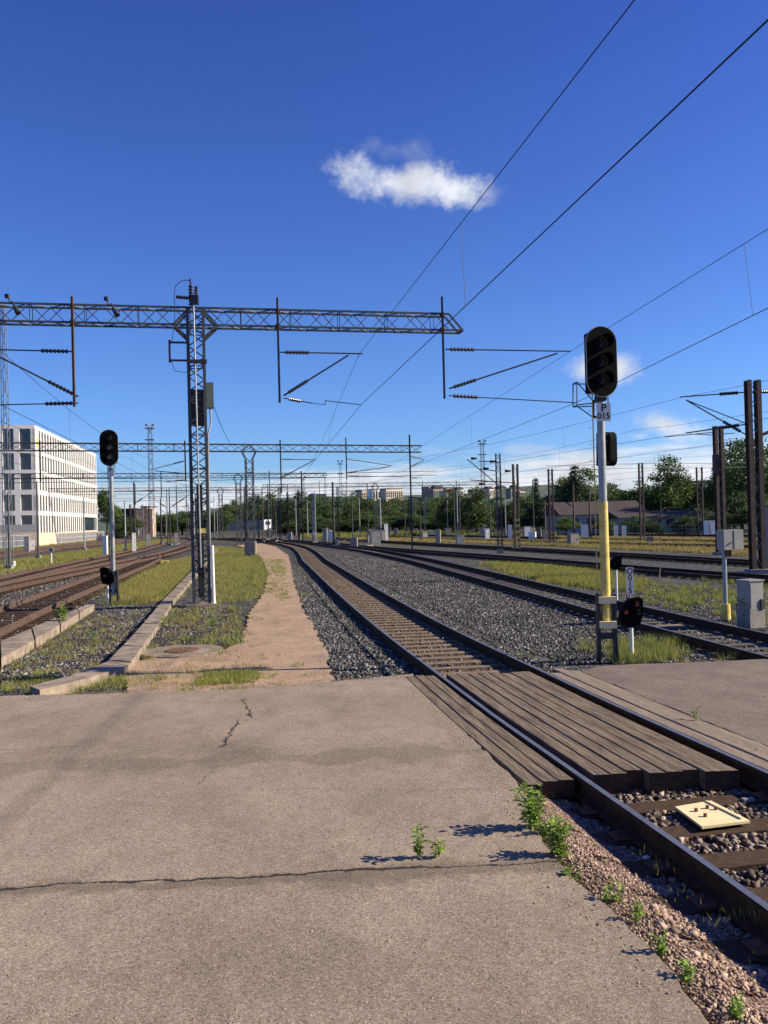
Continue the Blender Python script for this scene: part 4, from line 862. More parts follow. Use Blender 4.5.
SL = [
 (134.6, 533, 482, 105, 'dark pole with brown insulators left of the main lattice mast', 0, .26, 'dark_steel', 2.0, 1),
 (161, 534, 498, 128, 'short dark pole with forked top left of the main lattice mast', 0, .25, 'dark_steel', None, None),
 (177, 534, 485, 125, 'slim grey pole just left of the main lattice mast', 0, .2, 'mast', None, 1),
 (333.5, 540, 482, 92, 'dark mast with a grey box at its foot, left of the second gantry outer post', 0, .3, 'dark_steel', .5, 1),
 (307.5, 534, 500, 150, 'thin pole in front of the wood between the second gantry posts', 0, .2, 'galv', None, None),
 (296, 534, 498, 160, 'thin pole in front of the wood near the end of the pink path', 0, .2, 'galv', None, -1),
 (380.5, 537, 499, 112, 'pale pole with yellow foot in front of the wood', 0, .25, 'galv', None, None),
 (368, 534, 484, 125, 'dark pole left of the pale pole with yellow foot', 0, .2, 'dark_steel', None, -1),
 (420, 536, 505, 112, 'dark pole right of the second gantry outer post', 0, .2, 'dark_steel', None, None),
 (359.6, 534, 498, 140, 'grey pole in front of the wood beside a darker one', 0, .18, 'galv', None, None),
 (352.3, 534, 500, 135, 'pole close left of a grey pole in front of the wood', 0, .22, 'mast', None, None),
 (405, 534, 500, 140, 'grey pole close left of the second gantry outer post', 0, .18, 'mast', None, None),
 (447.7, 532, 500, 145, 'thin pale pole before the bushy tree left of the three slim poles', 0, .18, 'galv', None, None),
 (454.5, 534, 486, 118, 'left one of three slim poles standing close together', 0, .18, 'mast', None, None),
 (457.5, 534, 490, 120, 'middle one of three slim poles standing close together', 0, .18, 'galv', None, None),
 (460, 534, 483, 122, 'right one of three slim poles standing close together', 0, .16, 'mast', None, None),
 (490, 532, 494, 130, 'pole between the bushy tree and the lattice mast with pulleys', 0, .2, 'mast', None, None),
 (499.5, 548, 453.5, 66, 'slender lattice mast with arms left of the dark yellow-banded mast', 1, .16, 'mast', None, None),
 (505.5, 532, 495, 120, 'pale slim pole right of the slender lattice mast', 0, .16, 'galv', None, None),
 (533.7, 532, 480, 125, 'slim pole in front of the conifer', 0, .2, 'mast', None, None),
 (545, 536, 500, 105, 'pole with ochre foot beside the grey brown twin mast', 0, .25, 'rust_mast', None, None),
 (574, 536, 484, 100, 'brown pole at the left end of the low house', 0, .24, 'rust_mast', None, -1),
 (590, 536, 486, 98, 'brown pole in front of the low house near the yellow signal mast', 0, .24, 'rust_mast', None, None),
 (661, 536, 500, 112, 'slim dark pole right of the brown mast before the low house', 0, .2, 'dark_steel', None, 1),
 (749.5, 543, 502, 80, 'short white pole left of the tallest rusty mast', 0, .22, 'white', None, None),
 (246, 534, 484, 135, 'slim dark pole beside the second gantry mast', 0, .2, 'dark_steel', None, None),
 (268.5, 534, 484, 138, 'slim pole standing just right of the white train', 0, .2, 'mast', None, 1),
 (125, 541, 500, 95, 'slim grey pole right of the office building', 0, .2, 'galv', None, None),
 (8.5, 570, 493, 60, 'grey pole before the office building on the far left', 0, .16, 'mast', None, None),
 (37.5, 551, 481, 80, 'dark grey pole standing at the near corner of the office building', 0, .2, 'mast', None, None),
 (84, 543, 497, 104, 'slim pole in front of the far end of the office building', 0, .2, 'galv', None, None),
]
for s in SL: slim_mast(*s)
GM = 'slim catenary masts crowding the far yard'
for i in range(46):
    px = random.uniform(128, 600) if i % 3 else random.uniform(128, 300); Y = random.uniform(115, 215); h = random.uniform(6.8, 8.6)
    yt = 520.2 - .0253 * (px - 384) - (h - 2.75) / Y * F
    slim_mast(px, 530, yt, Y, 'slim distant catenary mast in the crowded far yard', random.choice((0, 0, 2)), random.uniform(.14, .2), random.choice(('mast', 'galv', 'dark_steel', 'rust_mast')), None, random.choice((1, -1)), GM)
# pulleys/arms at slender mast
t = thing('tensioning_arm', at(499, 470, 66), 'slanted tensioning arms with dark weights beside the slender lattice mast', 'tensioning arm')
for a, b in (((467, 459), (497, 484)), ((478, 461), (499, 462)), ((480, 469), (496, 471)), ((470, 480), (515, 483))): MB().tube(at(*a, 66), at(*b, 66), .035).build('arm', M['dark_steel'], t)
for c_ in ((474, 458.5), (486, 468.5), (493, 461.5), (482, 484), (508, 471)): MB().tube(at(c_[0] - 3, c_[1], 66), at(c_[0] + 3, c_[1], 66), .12, 8, .05).build('insulator', M['insul'], t)

# tall lattice light towers
def tower(px, yt, yb, Y, w, label, head=True, mt='galv'):
    base = at(px, 520, Y); base.z = -.2; zt = at(px, yt, Y).z; t = thing('light_tower', base, label, 'tower')
    mb = MB(); truss(mb, base, base + Vector((0, 0, zt)), (1, 0, 0), (0, 1, 0), w, w, 22, .07 * w, .05 * w, wB=(w * .6, w * .6)); mb.build('lattice', M[mt], t)
    if head:
        mb = MB()
        for q in (-1, 1): mb.box(base + Vector((q * w * .6, 0, zt + .2)), (w * .5, w * .4, .5))
        mb.box(base + Vector((0, 0, zt - .6)), (w * 1.8, w * 1.5, .15)); mb.box(base + Vector((0, 0, zt - 3.4)), (w * 1.8, w * 1.5, .15)); mb.build('lamp_platform', M[mt], t)
    return t
tower(7.5, 300, 565, 62, .5, 'very tall thin lattice tower at the left edge in front of the office building', head=False, mt='galv')
tower(152, 425, 540, 210, 1.3, 'distant lattice floodlight tower left of the main mast')
tower(484, 441, 530, 230, 1.2, 'distant lattice floodlight tower above the trees on the right')
tower(341.5, 461, 530, 240, .9, 'distant thin floodlight column above the wood')
tower(326, 475, 530, 260, .7, 'shorter distant floodlight column above the wood')
tower(304, 477, 530, 250, .8, 'distant dark column over the wood left of the floodlight columns')

# ------------------------------------------------------------------ signals
def capsule(w, h, y, n=14):
    r = w / 2; pts = []
    for i in range(n + 1): a = math.pi * i / n; pts.append((r * math.cos(a), y, h / 2 - r + r * math.sin(a)))
    for i in range(n + 1): a = math.pi + math.pi * i / n; pts.append((r * math.cos(a), y, -h / 2 + r + r * math.sin(a)))
    return pts
def extr(mb, A, B, Mx):
    n = len(A); mb.add([Mx @ Vector(p_) for p_ in A + B], [tuple(range(n)), tuple(range(2 * n - 1, n - 1, -1))] + [(i, n + i, n + (i + 1) % n, (i + 1) % n) for i in range(n)])
def head(t, c, ang, w=.56, h=1.2, lens=('lens', 'lens', 'lens'), hoods=True):
    """signal head facing -y rotated by ang about z"""
    Mx = Matrix.Translation(c) @ Matrix.Rotation(ang, 4, 'Z')
    mb = MB(); extr(mb, capsule(w, h, 0), capsule(w, h, .012), Mx); hb = mb.build('backing_board', M['rim'], t)
    mb = MB(); extr(mb, capsule(w - .03, h - .03, -.010), capsule(w - .03, h - .03, -.002), Mx); mb.build('front_plate', M['black'], hb)
    mb = MB(); mb.frame(Mx @ Vector((0, .16, 0)), (Mx.to_3x3() @ Vector((w * .36, 0, 0))), Mx.to_3x3() @ Vector((0, .12, 0)), (0, 0, h * .42)); mb.build('lamp_housing', M['black'], hb)
    k = len(lens)
    for i, ln in enumerate(lens):
        z = ((k - 1) / 2 - i) * .31 * h / 1.2
        mb = MB(); mb.tube(Mx @ Vector((0, -.014, z)), Mx @ Vector((0, -.035, z)), .085, 20); mb.build('lens', M[ln], hb)
        n = 16; ring = []
        for yy in (-.015, -.27):
            for rr_ in (.125, .118):
                for j in range(n + 1):
                    a = R(-35) + R(250) * j / n; ring.append(Mx @ Vector((rr_ * math.cos(a), yy if rr_ > .12 or True else yy, z + rr_ * math.sin(a))))
        m_ = n + 1; fs = []
        for j in range(n):
            fs += [(j, j + 1, 2 * m_ + j + 1, 2 * m_ + j), (m_ + j + 1, m_ + j, 3 * m_ + j, 3 * m_ + j + 1), (2 * m_ + j, 2 * m_ + j + 1, 3 * m_ + j + 1, 3 * m_ + j)]
        MB().add(ring, fs).build('hood', M['hood'], hb)
    return Mx
def mast_signal(base, htop, ang, label, yellow=True, hw=.58, hh=1.27, lens=('lens', 'lens', 'lens'), text=None, lean=0):
    t = thing('signal_mast', base, label, 'railway signal')
    hc = base + Vector((0, 0, htop - .6)); zt = htop - 1.15
    b = base
    if yellow:
        MB().tube(b + Vector((0, 0, 2.85)), b + Vector((0, 0, zt)), .07, 20).build('pole', M['galv'], t)
        MB().tube(b + Vector((0, 0, .55)), b + Vector((0, 0, 2.85)), .088, 20, .078).build('painted_sleeve', M['yellow'], t)
    else: MB().tube(b + Vector((0, 0, .3)), b + Vector((0, 0, zt)), .075, 20).build('pole', M['galv'], t)
    for s in (-1, 1):
        mb = MB(); mb.bar(b + Vector((s * .15, 0, 0)), b + Vector((s * .14, 0, 1.2)), .05, .16, up=(0, 1, 0)); mb.bar(b + Vector((s * .18, 0, 0)), b + Vector((s * .13, 0, .5)), .04, .12, up=(0, 1, 0)); mb.build('base_bracket', M['dark_steel'], t)
    MB().box(b + Vector((0, .02, .45)), (.3, .14, .1)).build('cross_plate', M['dark_steel'], t)
    if yellow:
        for z in (.66, 1.1): MB().box(b + Vector((0, -.05, z)), (.3, .2, .12)).build('clamp', M['yellow_pale'], t)
    mb = MB()
    for i in range(int((htop - 1.6) / .3)): mb.tube(b + Vector((-.16, .12, 1.2 + i * .3)), b + Vector((-.16, .2, 1.2 + i * .3)), .008, 5)
    mb.tube(b + Vector((-.13, .05, .6)), b + Vector((-.13, .05, zt)), .011, 6); mb.build('cable', M['yellow'] if yellow else M['dark_steel'], t)
    Mx = head(t, hc + Vector((0, -.18, .6 - hh / 2)), ang, hw, hh, lens=lens)
    mb = MB(); mb.box(b + Vector((0, -.03, htop - 1.22)), (.16, .22, .2)); mb.tube(b + Vector((.14, 0, htop - 1.55)), b + Vector((.14, 0, htop - 1.1)), .012); mb.tube(b + Vector((-.1, 0, htop - 1.3)), b + Vector((-.1, -.1, htop - 1.1)), .012); mb.build('head_bracket', M['dark_steel'], t)
    # number plate
    pc = b + Vector((.02, -.13, htop - 1.53)); pp_ = MB().box(pc, (.25, .012, .32)).build('number_plate', M['white'], t)
    rot = Matrix.Rotation(R(90), 3, 'X')
    loc0 = pc - base
    if text:
        text_obj(text[0], .19, M['text'], 'lettering', pp_, loc0 + Vector((0, -.009, .07)), rot)
        if text[1]: text_obj(text[1], .15, M['text'], 'lettering', pp_, loc0 + Vector((0, -.009, -.07)), rot)
    return t
sb = G(607.5, 661, -.17)
t = mast_signal(sb, at(601, 328, sb.y).z - sb.z, R(8), 'tall three-lamp signal on grey and yellow pole at the crossing, plate P 015', True, text=('P', '015'))
# service cage left of the head
Yc = sb.y + .15; mb = MB()
q1 = [(573, 384), (577, 382), (577, 404), (573, 407)]
for a, b in (((573, 384), (573, 407)), ((577, 382), (577, 405)), ((573, 384), (588, 384)), ((577, 382), (594, 402)), ((573, 407), (594, 406)), ((577, 405), (594, 403)), ((577, 406), (594, 418)), ((594, 401), (594, 418)), ((573, 384), (577, 382)), ((573, 407), (577, 405))):
    mb.tube(at(*a, Yc + (.25 if a[0] == 577 else 0)), at(*b, Yc), .011, 6)
mb.bar(at(593.5, 400, Yc), at(593.5, 418, Yc), .03); mb.bar(at(593.5, 402, Yc), at(600, 402, Yc), .03); mb.bar(at(593.5, 417, Yc), at(600, 417, Yc), .04)
mb.build('service_cage', M['dark_steel'], t)
# second, smaller head facing away behind the pole
MB2 = MB(); Mx = Matrix.Translation(at(609.5, 449, sb.y + .22)) @ Matrix.Rotation(R(-70), 4, 'Z'); extr(MB2, capsule(.24, .62, -.06), capsule(.24, .62, .08), Mx); MB2.build('rear_signal_head', M['black'], t)
mb = MB()
for z in (434, 441, 463): mb.bar(at(597.5, z, sb.y + .1), at(611, z, sb.y + .15), .03)
mb.bar(at(598, 433, sb.y + .1), at(598, 466, sb.y + .1), .05); mb.build('rear_head_bracket', M['dark_steel'], t)

sl = G(114, 603, -.2)
mast_signal(sl, at(108, 430, sl.y).z - sl.z, R(8), 'three-lamp signal on plain grey pole left of the main lattice mast', False, .66, 1.32, lens=('lens', 'lens_dim', 'lens_dim'), text=('P', None))

def dwarf(px, yb, Y0, label, sgn=1, plate=None, sc=1., txt=None, redsp=((.09, .17, 1), (-.13, .02, 1), (.12, .0, 0)), hh=.58, pole='white'):
    b = G(px, yb, -.18) if Y0 is None else Vector((at(px, 520, Y0).x, Y0, -.2)); t = thing('dwarf_signal', b, label, 'dwarf signal')
    MB().tube(b, b + Vector((0, 0, hh + .1)), .036, 12).build('post', M[pole], t)
    c = b + Vector((0, -.06, hh + .25)); pts = []
    R_ = .3 * sc
    prof = [(-.24, -.1), (-.2, -.24), (-.05, -.3), (.14, -.26), (.2, -.1), (.22, .26), (.16, .3), (.0, .28), (-.14, .18), (-.22, .05)]
    A = [(x * sc * sgn, -.05, z * sc) for x, z in prof]; B = [(x * sc * sgn, .12, z * sc) for x, z in prof]
    if sgn < 0: A.reverse(); B.reverse()
    mb = MB(); extr(mb, A[::-1], B[::-1], Matrix.Translation(c)); hd = mb.build('head', M['black'], t)
    for x, z, on in redsp:
        p_ = c + Vector((x * sc * sgn, -.055, z * sc)); MB().tube(p_, p_ + Vector((0, -.02, 0)), .05 * sc, 14).build('lens', M['lens_red' if on else 'lens'], hd)
        n = 10; vs = []
        for yy in (0, -.12):
            for j in range(n + 1): a = R(-10) + R(200) * j / n; vs.append(p_ + Vector((.062 * sc * math.cos(a), yy, .062 * sc * math.sin(a))))
        MB().add(vs, [(j, j + 1, n + 2 + j, n + 1 + j) for j in range(n)]).build('hood', M['hood'], hd)
    if plate:
        pc = b + Vector((.0, .0, plate)); MB().tube(b + Vector((0, .03, hh)), b + Vector((0, .03, plate)), .02).build('plate_stem', M['galv'], t)
        pp_ = MB().box(pc, (.135, .015, .5)).build('number_plate', M['white'], t)
        if txt:
            for i, ch in enumerate(txt): text_obj(ch, .15, M['text'], 'lettering', pp_, pc - b + Vector((0, -.01, .18 - i * .12)), Matrix.Rotation(R(90), 3, 'X'))
    return t
dwarf(632, 657, None, 'dwarf signal with two red lenses and an upright O015 plate by the yellow pole', 1, 1.40, .92, 'O015')
dwarf(617, 603, None, 'small dark dwarf signal seen behind the plate marked O015', 1, None, .75, redsp=((.05, .1, 0), (-.08, -.05, 0)), hh=1.0)
dwarf(108, 604, None, 'dwarf signal with one red lens at the foot of the left signal pole', -1, None, 1.05, redsp=((.05, .02, 1), (-.1, .14, 0)), hh=.75)

# ------------------------------------------------------------------ cabinets, markers
def cabinet(c, size, label, m='boxgrey', base=None, door=True, rz=.1, group=None, name='equipment_cabinet', cat='cabinet'):
    t = thing(name, c, label, cat, group)
    mb = MB(); mb.box(c + Vector((0, 0, size[2] / 2)), size, rz); o = mb.build('body', M[m], t)
    MB().box(c + Vector((0, 0, size[2] + .015)), (size[0] + .05, size[1] + .05, .03), rz).build('lid', M[m], t)
    if door:
        f = Vector((math.sin(rz), -math.cos(rz), 0)); r_ = Vector((math.cos(rz), math.sin(rz), 0))
        d = c + f * (size[1] / 2 + .006) + Vector((0, 0, size[2] * .55)); MB().box(d, (size[0] * .88, .012, size[2] * .8), rz).build('door', M[m], t)
        MB().box(d + r_ * size[0] * .3 + f * .02, (.03, .03, .12), rz).build('handle', M['dark_steel'], t)
    return t
cb = G(751, 626, -.18); t = cabinet(cb, (.40, .40, 1.06), 'grey metal cabinet with dark side opening beside the second track', rz=R(20))
MB().box(cb + Vector((0, 0, .2)), (.44, .44, .45), R(20)).build('plinth', M['conc_grey'], t)
MB().box(cb + Vector((.2, -.14, .52)), (.1, .1, .22), R(20)).build('vent_box', M['dark_steel'], t)
bb = G(726, 619, -.18); t = thing('post_box', bb, 'grey double box on a galvanised post with yellow foot, left of the grey cabinet', 'junction box')
MB().tube(bb + Vector((0, 0, .3)), bb + Vector((0, 0, 1.75)), .055, 14).build('post', M['galv'], t)
MB().tube(bb, bb + Vector((0, 0, .38)), .12, 14, .11).build('foot', M['yellow'], t)
MB().box(bb + Vector((.16, 0, 2.0)), (.56, .3, .5), R(14)).build('box', M['boxgrey'], t)
MB().box(bb + Vector((.20, -.145, 2.0)), (.01, .02, .46), R(14)).build('seam', M['dark_steel'], t)
mb = MB(); mb.bar(bb + Vector((.0, -.22, 1.86)), bb + Vector((.14, -.18, 1.95)), .02); mb.build('handle', M['dark_steel'], t)
MB().box(bb + Vector((.08, -.04, 1.68)), (.14, .12, .2), 0).build('cable_box', M['rust_iron'], t)
cb = Vector((at(779, 520, 39).x, 39, -.2)); cabinet(cb, (1.3, .8, 2.9), 'large grey cabinet cut off by the right edge behind the rusty mast', rz=.2)
# smaller boxes in the yard: (px, y top, y bottom, half width px, Y, material, label)
BX = [
 (460, 536, 543, 4, 90, 'boxgrey', 'low grey cabinet left of the trackside grass, before the second gantry outer post'),
 (354, 538, 545, 3.5, 90, 'conc_grey', 'pale grey box at the foot of the dark mast near the track curve'),
 (375, 531, 539, 5, 95, 'boxgrey', 'grey cabinet right of the dark mast in the middle of the yard'),
 (573, 534, 541, 5, 80, 'conc_grey', 'low pale box before the low house'),
 (584.5, 525, 532, 3.5, 100, 'white', 'small white box in front of the low house, left of the yellow pole'),
 (650, 537, 541.5, 3, 80, 'conc_grey', 'small pale block right of the brown mast'),
 (706, 521, 528, 2.6, 98, 'white', 'left one of two white cabinets near the slim pole pair'),
 (712.5, 521, 528, 2.6, 98, 'white', 'right one of two white cabinets near the slim pole pair'),
 (105, 536, 547, 2.4, 85, 'white', 'white marker box on a stem left of the left signal pole'),
 (134, 533, 543, 2, 95, 'white', 'narrow white post cabinet at the foot of the dark insulator pole'),
 (27, 537, 549, 2.5, 100, 'boxgrey', 'grey cabinet by the fence below the office building'),
 (31, 540, 549, 3, 104, 'white', 'pale cabinet beside the grey one at the office fence'),
 (386, 524, 536, 2, 110, 'white', 'white post box right of the pale pole with yellow foot'),
 (487, 529, 535, 2.2, 112, 'white', 'small white box left of the slender lattice mast'),
 (510, 525, 534, 2, 110, 'white', 'small white box between the slender mast and the yellow-banded mast'),
 (527, 527, 533, 3, 112, 'white', 'white box right of the yellow-banded mast'),
 (438, 530, 537, 2.5, 100, 'boxgrey', 'grey box in the yard right of the second gantry outer post'),
 (325, 528, 535, 2.2, 120, 'boxgrey', 'grey box before the wood near the dark mast'),
 (176, 533, 539, 2, 120, 'boxgrey', 'grey box left of the foot of the main lattice mast in the distance'),
 (148, 534, 540, 2.4, 120, 'boxgrey', 'distant grey box among the left tracks'),
 (290, 532, 538, 2, 130, 'boxgrey', 'distant grey box near the end of the pink path'),
 (624, 526, 535, 2, 100, 'white', 'narrow white panel box in front of the house wall right of the yellow pole'),
 (616, 526, 535, 2, 101, 'white', 'narrow white panel box in front of the house wall next to the yellow pole'),
 (545, 531, 539, 2.5, 95, 'conc_grey', 'pale block at the foot of the grey brown twin mast'),
]
for px, yt, yb, hw, Y, mt, lb in BX:
    a = at(px - hw, yt, Y); b = at(px + hw, yb, Y); w = b.x - a.x; h = a.z + .2
    cabinet(Vector(((a.x + b.x) / 2, Y, -.2)), (w, w * .7, h), lb, mt, rz=random.uniform(-.3, .3), door=w > .5)
# yellow/white point machines
for px, py, lb, m_ in ((370, 547.5, 'yellowish point machine beside the diverging second track', 'yellow_pale'), (315.5, 543.5, 'pale yellow point machine left of the diverging track', 'yellow_pale'), (278, 542, 'small yellow point machine by the end of the pink path', 'yellow_pale'), (165, 564, 'bright yellow derailer box at the end of the grass on the left', 'yellow'), (268, 540.5, 'tiny pale point machine left of the pink path end', 'yellow_pale')):
    c = G(px, py, -.2); t = thing('point_machine', c, lb, 'point machine'); s = 1.0 if m_ == 'yellow' else 1.15
    MB().box(c + Vector((0, 0, .14)), (.55 * s, .4, .22), .2).build('housing', M[m_], t); MB().box(c + Vector((.1, -.21, .12)), (.12, .02, .12), .2).build('hatch', M['dark_steel'], t); MB().tube(c + Vector((-.3 * s, 0, .1)), c + Vector((-1.1, 0, .08)), .025).build('rod', M['dark_steel'], t)
c = G(159.5, 561, -.2); tag(MB().tube(c, c + Vector((0, 0, .75)), .03, 8, .02).build('marker_peg', M['plank_light']), 'thin wooden marker peg beside the yellow derailer box', 'peg')
c = G(51.5, 563.5, -.2); t = thing('disc_marker', c, 'yellow disc marker on a white post in the left grass strip', 'marker')
MB().tube(c, c + Vector((0, 0, .85)), .05, 10).build('post', M['white'], t); MB().tube(c + Vector((0, -.04, 1.05)), c + Vector((0, -.06, 1.05)), .24, 20).build('disc', M['yellow_pale'], t); MB().tube(c + Vector((0, -.061, 1.05)), c + Vector((0, -.066, 1.05)), .1, 16).build('centre_mark', M['dark_steel'], t)
c = G(13, 567, -.2); tag(MB().box(c + Vector((0, 0, .2)), (.25, .25, .45)).build('marker_block', M['white']), 'small white block at the foot of the tall thin tower', 'block')
c = G(526, 582, -.2); tag(MB().tube(c, c + Vector((-.03, 0, .5)), .03, 8, .02).build('marker_peg', M['plank_light']), 'small wooden peg standing in the green grass strip', 'peg')
c = G(659, 579, -.2); tag(MB().tube(c, c + Vector((.08, 0, .6)), .03, 8, .02).build('marker_peg', M['plank_light']), 'leaning wooden peg beyond the gravel, left of the post with the grey box', 'peg')
c = G(671, 626, -.17); tag(MB().box(c, (.9, .3, .02), .35).build('loose_board', M['plank_light']), 'pale flat board lying between the rails of the second track', 'board')
c = G(533, 636.5, -.18); tag(MB().box(c, (.36, .07, .03), .1).build('wood_scrap', M['plank_light']), 'short scrap of pale wood on the ballast between the first two tracks', 'wood scrap')

# ------------------------------------------------------------------ fence, office building, houses
P0 = at(37, 541, 135); P0.z = -.2; PF = at(98, 541, 192); PF.z = -.2; PL = at(-75, 541, 131); PL.z = -.2
t = thing('office_building', P0, 'large white office block with dark windows on the left', 'building')
def facade(t, A, B, zr, wins, core_off=.35):
    u = (B - A); L_ = u.length; u.normalize(); n = Vector((u.y, -u.x, 0)); return u, n, L_
# core volume
back = (PF - P0); side = (PL - P0)
ztop = at(37, 425, 135).z
cen = [P0, PF, PF + side, PL]
def poly_prism(mb, pts, z0, z1):
    n = len(pts); vs = [(p_.x, p_.y, z0) for p_ in pts] + [(p_.x, p_.y, z1) for p_ in pts]
    a = sum((pts[i].x * pts[(i + 1) % n].y - pts[(i + 1) % n].x * pts[i].y) for i in range(n))
    fs = [tuple(range(n - 1, -1, -1)), tuple(range(n, 2 * n))] + [(i, (i + 1) % n, n + (i + 1) % n, n + i) for i in range(n)]
    if a < 0: fs = [f[::-1] for f in fs]
    mb.add(vs, fs)
ub = back.normalized(); us = side.normalized()
def Q(a, b): return P0 + ub * a + us * b
ins = .45
mb = MB(); poly_prism(mb, [Q(ins, ins), Q(back.length - .1, ins), Q(back.length - .1, side.length), Q(ins, side.length)], -.2, ztop - .3); mb.build('core', M['plinth'], t)
rows = [(18.35, 15.1), (14.5, 11.9), (11.35, 8.75), (8.0, 5.45), (4.75, 1.9)]
LB = back.length; nW = 28; pw = LB / nW
mb = MB()
def slab(mb, a0, a1, b0, b1, z0, z1): poly_prism(mb, [Q(a0, b0), Q(a1, b0), Q(a1, b1), Q(a0, b1)], z0, z1)
zb = [ztop] + [z for r_ in rows for z in r_]
edges = [(ztop, rows[0][0])] + [(rows[i][1], rows[i + 1][0]) for i in range(4)]
for z1, z0 in edges: slab(mb, 0, LB, 0, ins, z0, z1)
for i in range(5):
    top, bot = rows[i]
    for k in range(nW + 1):
        if i == 4 and 20 <= k < nW: 
            continue
        a = k * pw; w2 = .55
        if k == 0: slab(mb, 0, 2.6 if i < 3 else 1.2, 0, ins, bot, top)
        elif k == nW: slab(mb, LB - .6, LB, 0, ins, bot, top)
        elif not (k == 1 and i < 3): slab(mb, a - w2 + .2, a + w2 - .1, .002, ins, bot, top)
mb.build('side_wall', M['facade'], t)
mb = MB(); slab(mb, .02, LB, .03, ins, -.2, 1.9); mb.build('side_plinth', M['plinth'], t)
cnt = 0
rest = MB()
for i in range(5):
    top, bot = rows[i]
    for k in range(nW):
        if (k == 0 and i < 3) or (i == 4 and k >= 20): continue
        a0 = k * pw + .4; a1 = (k + 1) * pw - .4
        tgt = MB() if cnt < 90 else rest
        slab(tgt, a0 - .15, a1 + .1, .07, .13, bot, top)
        if cnt < 90: tgt.build('window', M['pane_side'], t)
        cnt += 1
tag(rest.build('window', M['pane_side'], t), kind='stuff')
mb = MB(); slab(mb, 20 * pw, LB - .6, ins - .1, ins - .02, 2.0, 4.7); mb.build('shop_window', M['pane'], t)
# front facade along us
cols = []
x = 2.35
Lf = side.length
def slabf(mb, b0, b1, a0, a1, z0, z1): poly_prism(mb, [Q(a0, b0), Q(a0, b1), Q(a1, b1), Q(a1, b0)], z0, z1)
mb = MB(); frows = rows[:4] + [(4.75, 3.3)]
fe = [(ztop, frows[0][0])] + [(frows[i][1], frows[i + 1][0]) for i in range(4)]
for z1, z0 in fe: slabf(mb, .0, Lf, -.004, ins, z0, z1)
pitch = 2.5; b = .6; centers = []
slabs_ = [(0, .62)]
b = .62
while b < Lf - 3:
    centers.append((b, b + 1.65)); slabs_.append((b + 1.65, b + 2.5)); b += 2.5
for b0, b1 in slabs_: slabf(mb, b0, b1, .0, ins, 3.3, ztop - .55)
mb.build('front_wall', M['facade'], t)
mb = MB(); slabf(mb, .01, Lf, -.02, ins, 2.1, 3.3); mb.build('grey_band', M['grey_panel'], t)
mb = MB(); slabf(mb, .01, Lf, -.01, ins, -.2, 2.1); mb.build('front_plinth', M['plinth'], t)
for top, bot in frows:
    for b0, b1 in centers[:6]:
        mb = MB(); slabf(mb, b0 + .05, b1 - .05, ins - .15, ins - .02, bot, top); mb.build('window', M['pane'], t)
mb = MB(); slab(mb, 1.1, 2.3, -.03, .0, 15.4, 17.2); mb.build('yellow_sign', M['yellow'], t)
mb = MB(); poly_prism(mb, [Q(6, 6), Q(LB - 10, 6), Q(LB - 10, 12), Q(6, 12)], ztop - .3, ztop + .2); mb.build('roof', M['grey_panel'], t)

def fence(pts, h, label, m='fence', step=.25):
    t = thing('fence', Vector((*pts[0][:2], -.2)), label, 'fence')
    mb = MB(); posts = []
    for a, b in zip(pts, pts[1:]):
        a = Vector((*a[:2], 0)); b = Vector((*b[:2], 0)); n = int((b - a).length / step)
        for i in range(n): p_ = a.lerp(b, i / n); mb.bar(p_ + Vector((0, 0, -.2)), p_ + Vector((0, 0, h)), .05)
        for z in (.05, h * .5, h - .05): mb.bar(a + Vector((0, 0, z)), b + Vector((0, 0, z)), .06)
    mb.build('panel', M[m], t)
    mb = MB()
    for a, b in zip(pts, pts[1:]):
        a = Vector((*a[:2], 0)); b = Vector((*b[:2], 0)); n = int((b - a).length / 3)
        for i in range(n): p_ = a.lerp(b, i / n); mb.bar(p_ + Vector((0, 0, -.2)), p_ + Vector((0, 0, h + .1)), .1)
    mb.build('fence_posts', M[m], t); return t
fence([(-63, 100), (-54.5, 110), (-56, 140), (-62, 190)], 1.7, 'light grey mesh fence along the foot of the white office building')
fence([(46, 100), (34, 112), (12, 126)], 1.0, 'low wire fence in front of the low house on the right', 'boxgreen', .5)

def house(c, L_, W_, H_, rh, rz, label, wall='white', roof='roof', nwin=5, name='house', cat='house', flat=False, floors=1):
    t = thing(name, c, label, cat); ca, sa = math.cos(rz), math.sin(rz); X = Vector((ca, sa, 0)); Y = Vector((-sa, ca, 0))
    MB().frame(c + Vector((0, 0, H_ / 2)), X * L_ / 2, Y * W_ / 2, (0, 0, H_ / 2)).build('wall', M[wall], t)
    mb = MB(); z = Vector((0, 0, 1))
    if flat: mb.frame(c + z * (H_ + .15), X * (L_ / 2 + .2), Y * (W_ / 2 + .2), (0, 0, .15))
    else:
        e = .5; A = c - X * (L_ / 2 + e) - Y * (W_ / 2 + e) + z * (H_ - .05); B = A + X * (L_ + 2 * e); C = B + Y * (W_ + 2 * e); D = A + Y * (W_ + 2 * e); E1 = (A + D) / 2 + z * rh; F1 = (B + C) / 2 + z * rh
        mb.add([A, B, C, D, E1, F1], [(0, 1, 5, 4), (2, 3, 4, 5), (0, 4, 3), (1, 2, 5), (3, 2, 1, 0)])
    mb.build('roof', M[roof], t)
    for f in range(floors):
        zz = (f + .55) * H_ / floors
        for i in range(nwin):
            p_ = c + X * (-L_ / 2 + (i + .5) * L_ / nwin) - Y * (W_ / 2 + .02) + z * zz
            w = MB().frame(p_, X * L_ / nwin * .3, Y * .03, (0, 0, H_ / floors * .26)).build('window', M['pane'], t)
    return t
house(Vector((at(600, 520, 130).x, 134, -.2)), 13, 9, 2.9, 2.0, R(6), 'low pale house with wide brown roof behind the yellow signal pole', wall='housewall', nwin=4)
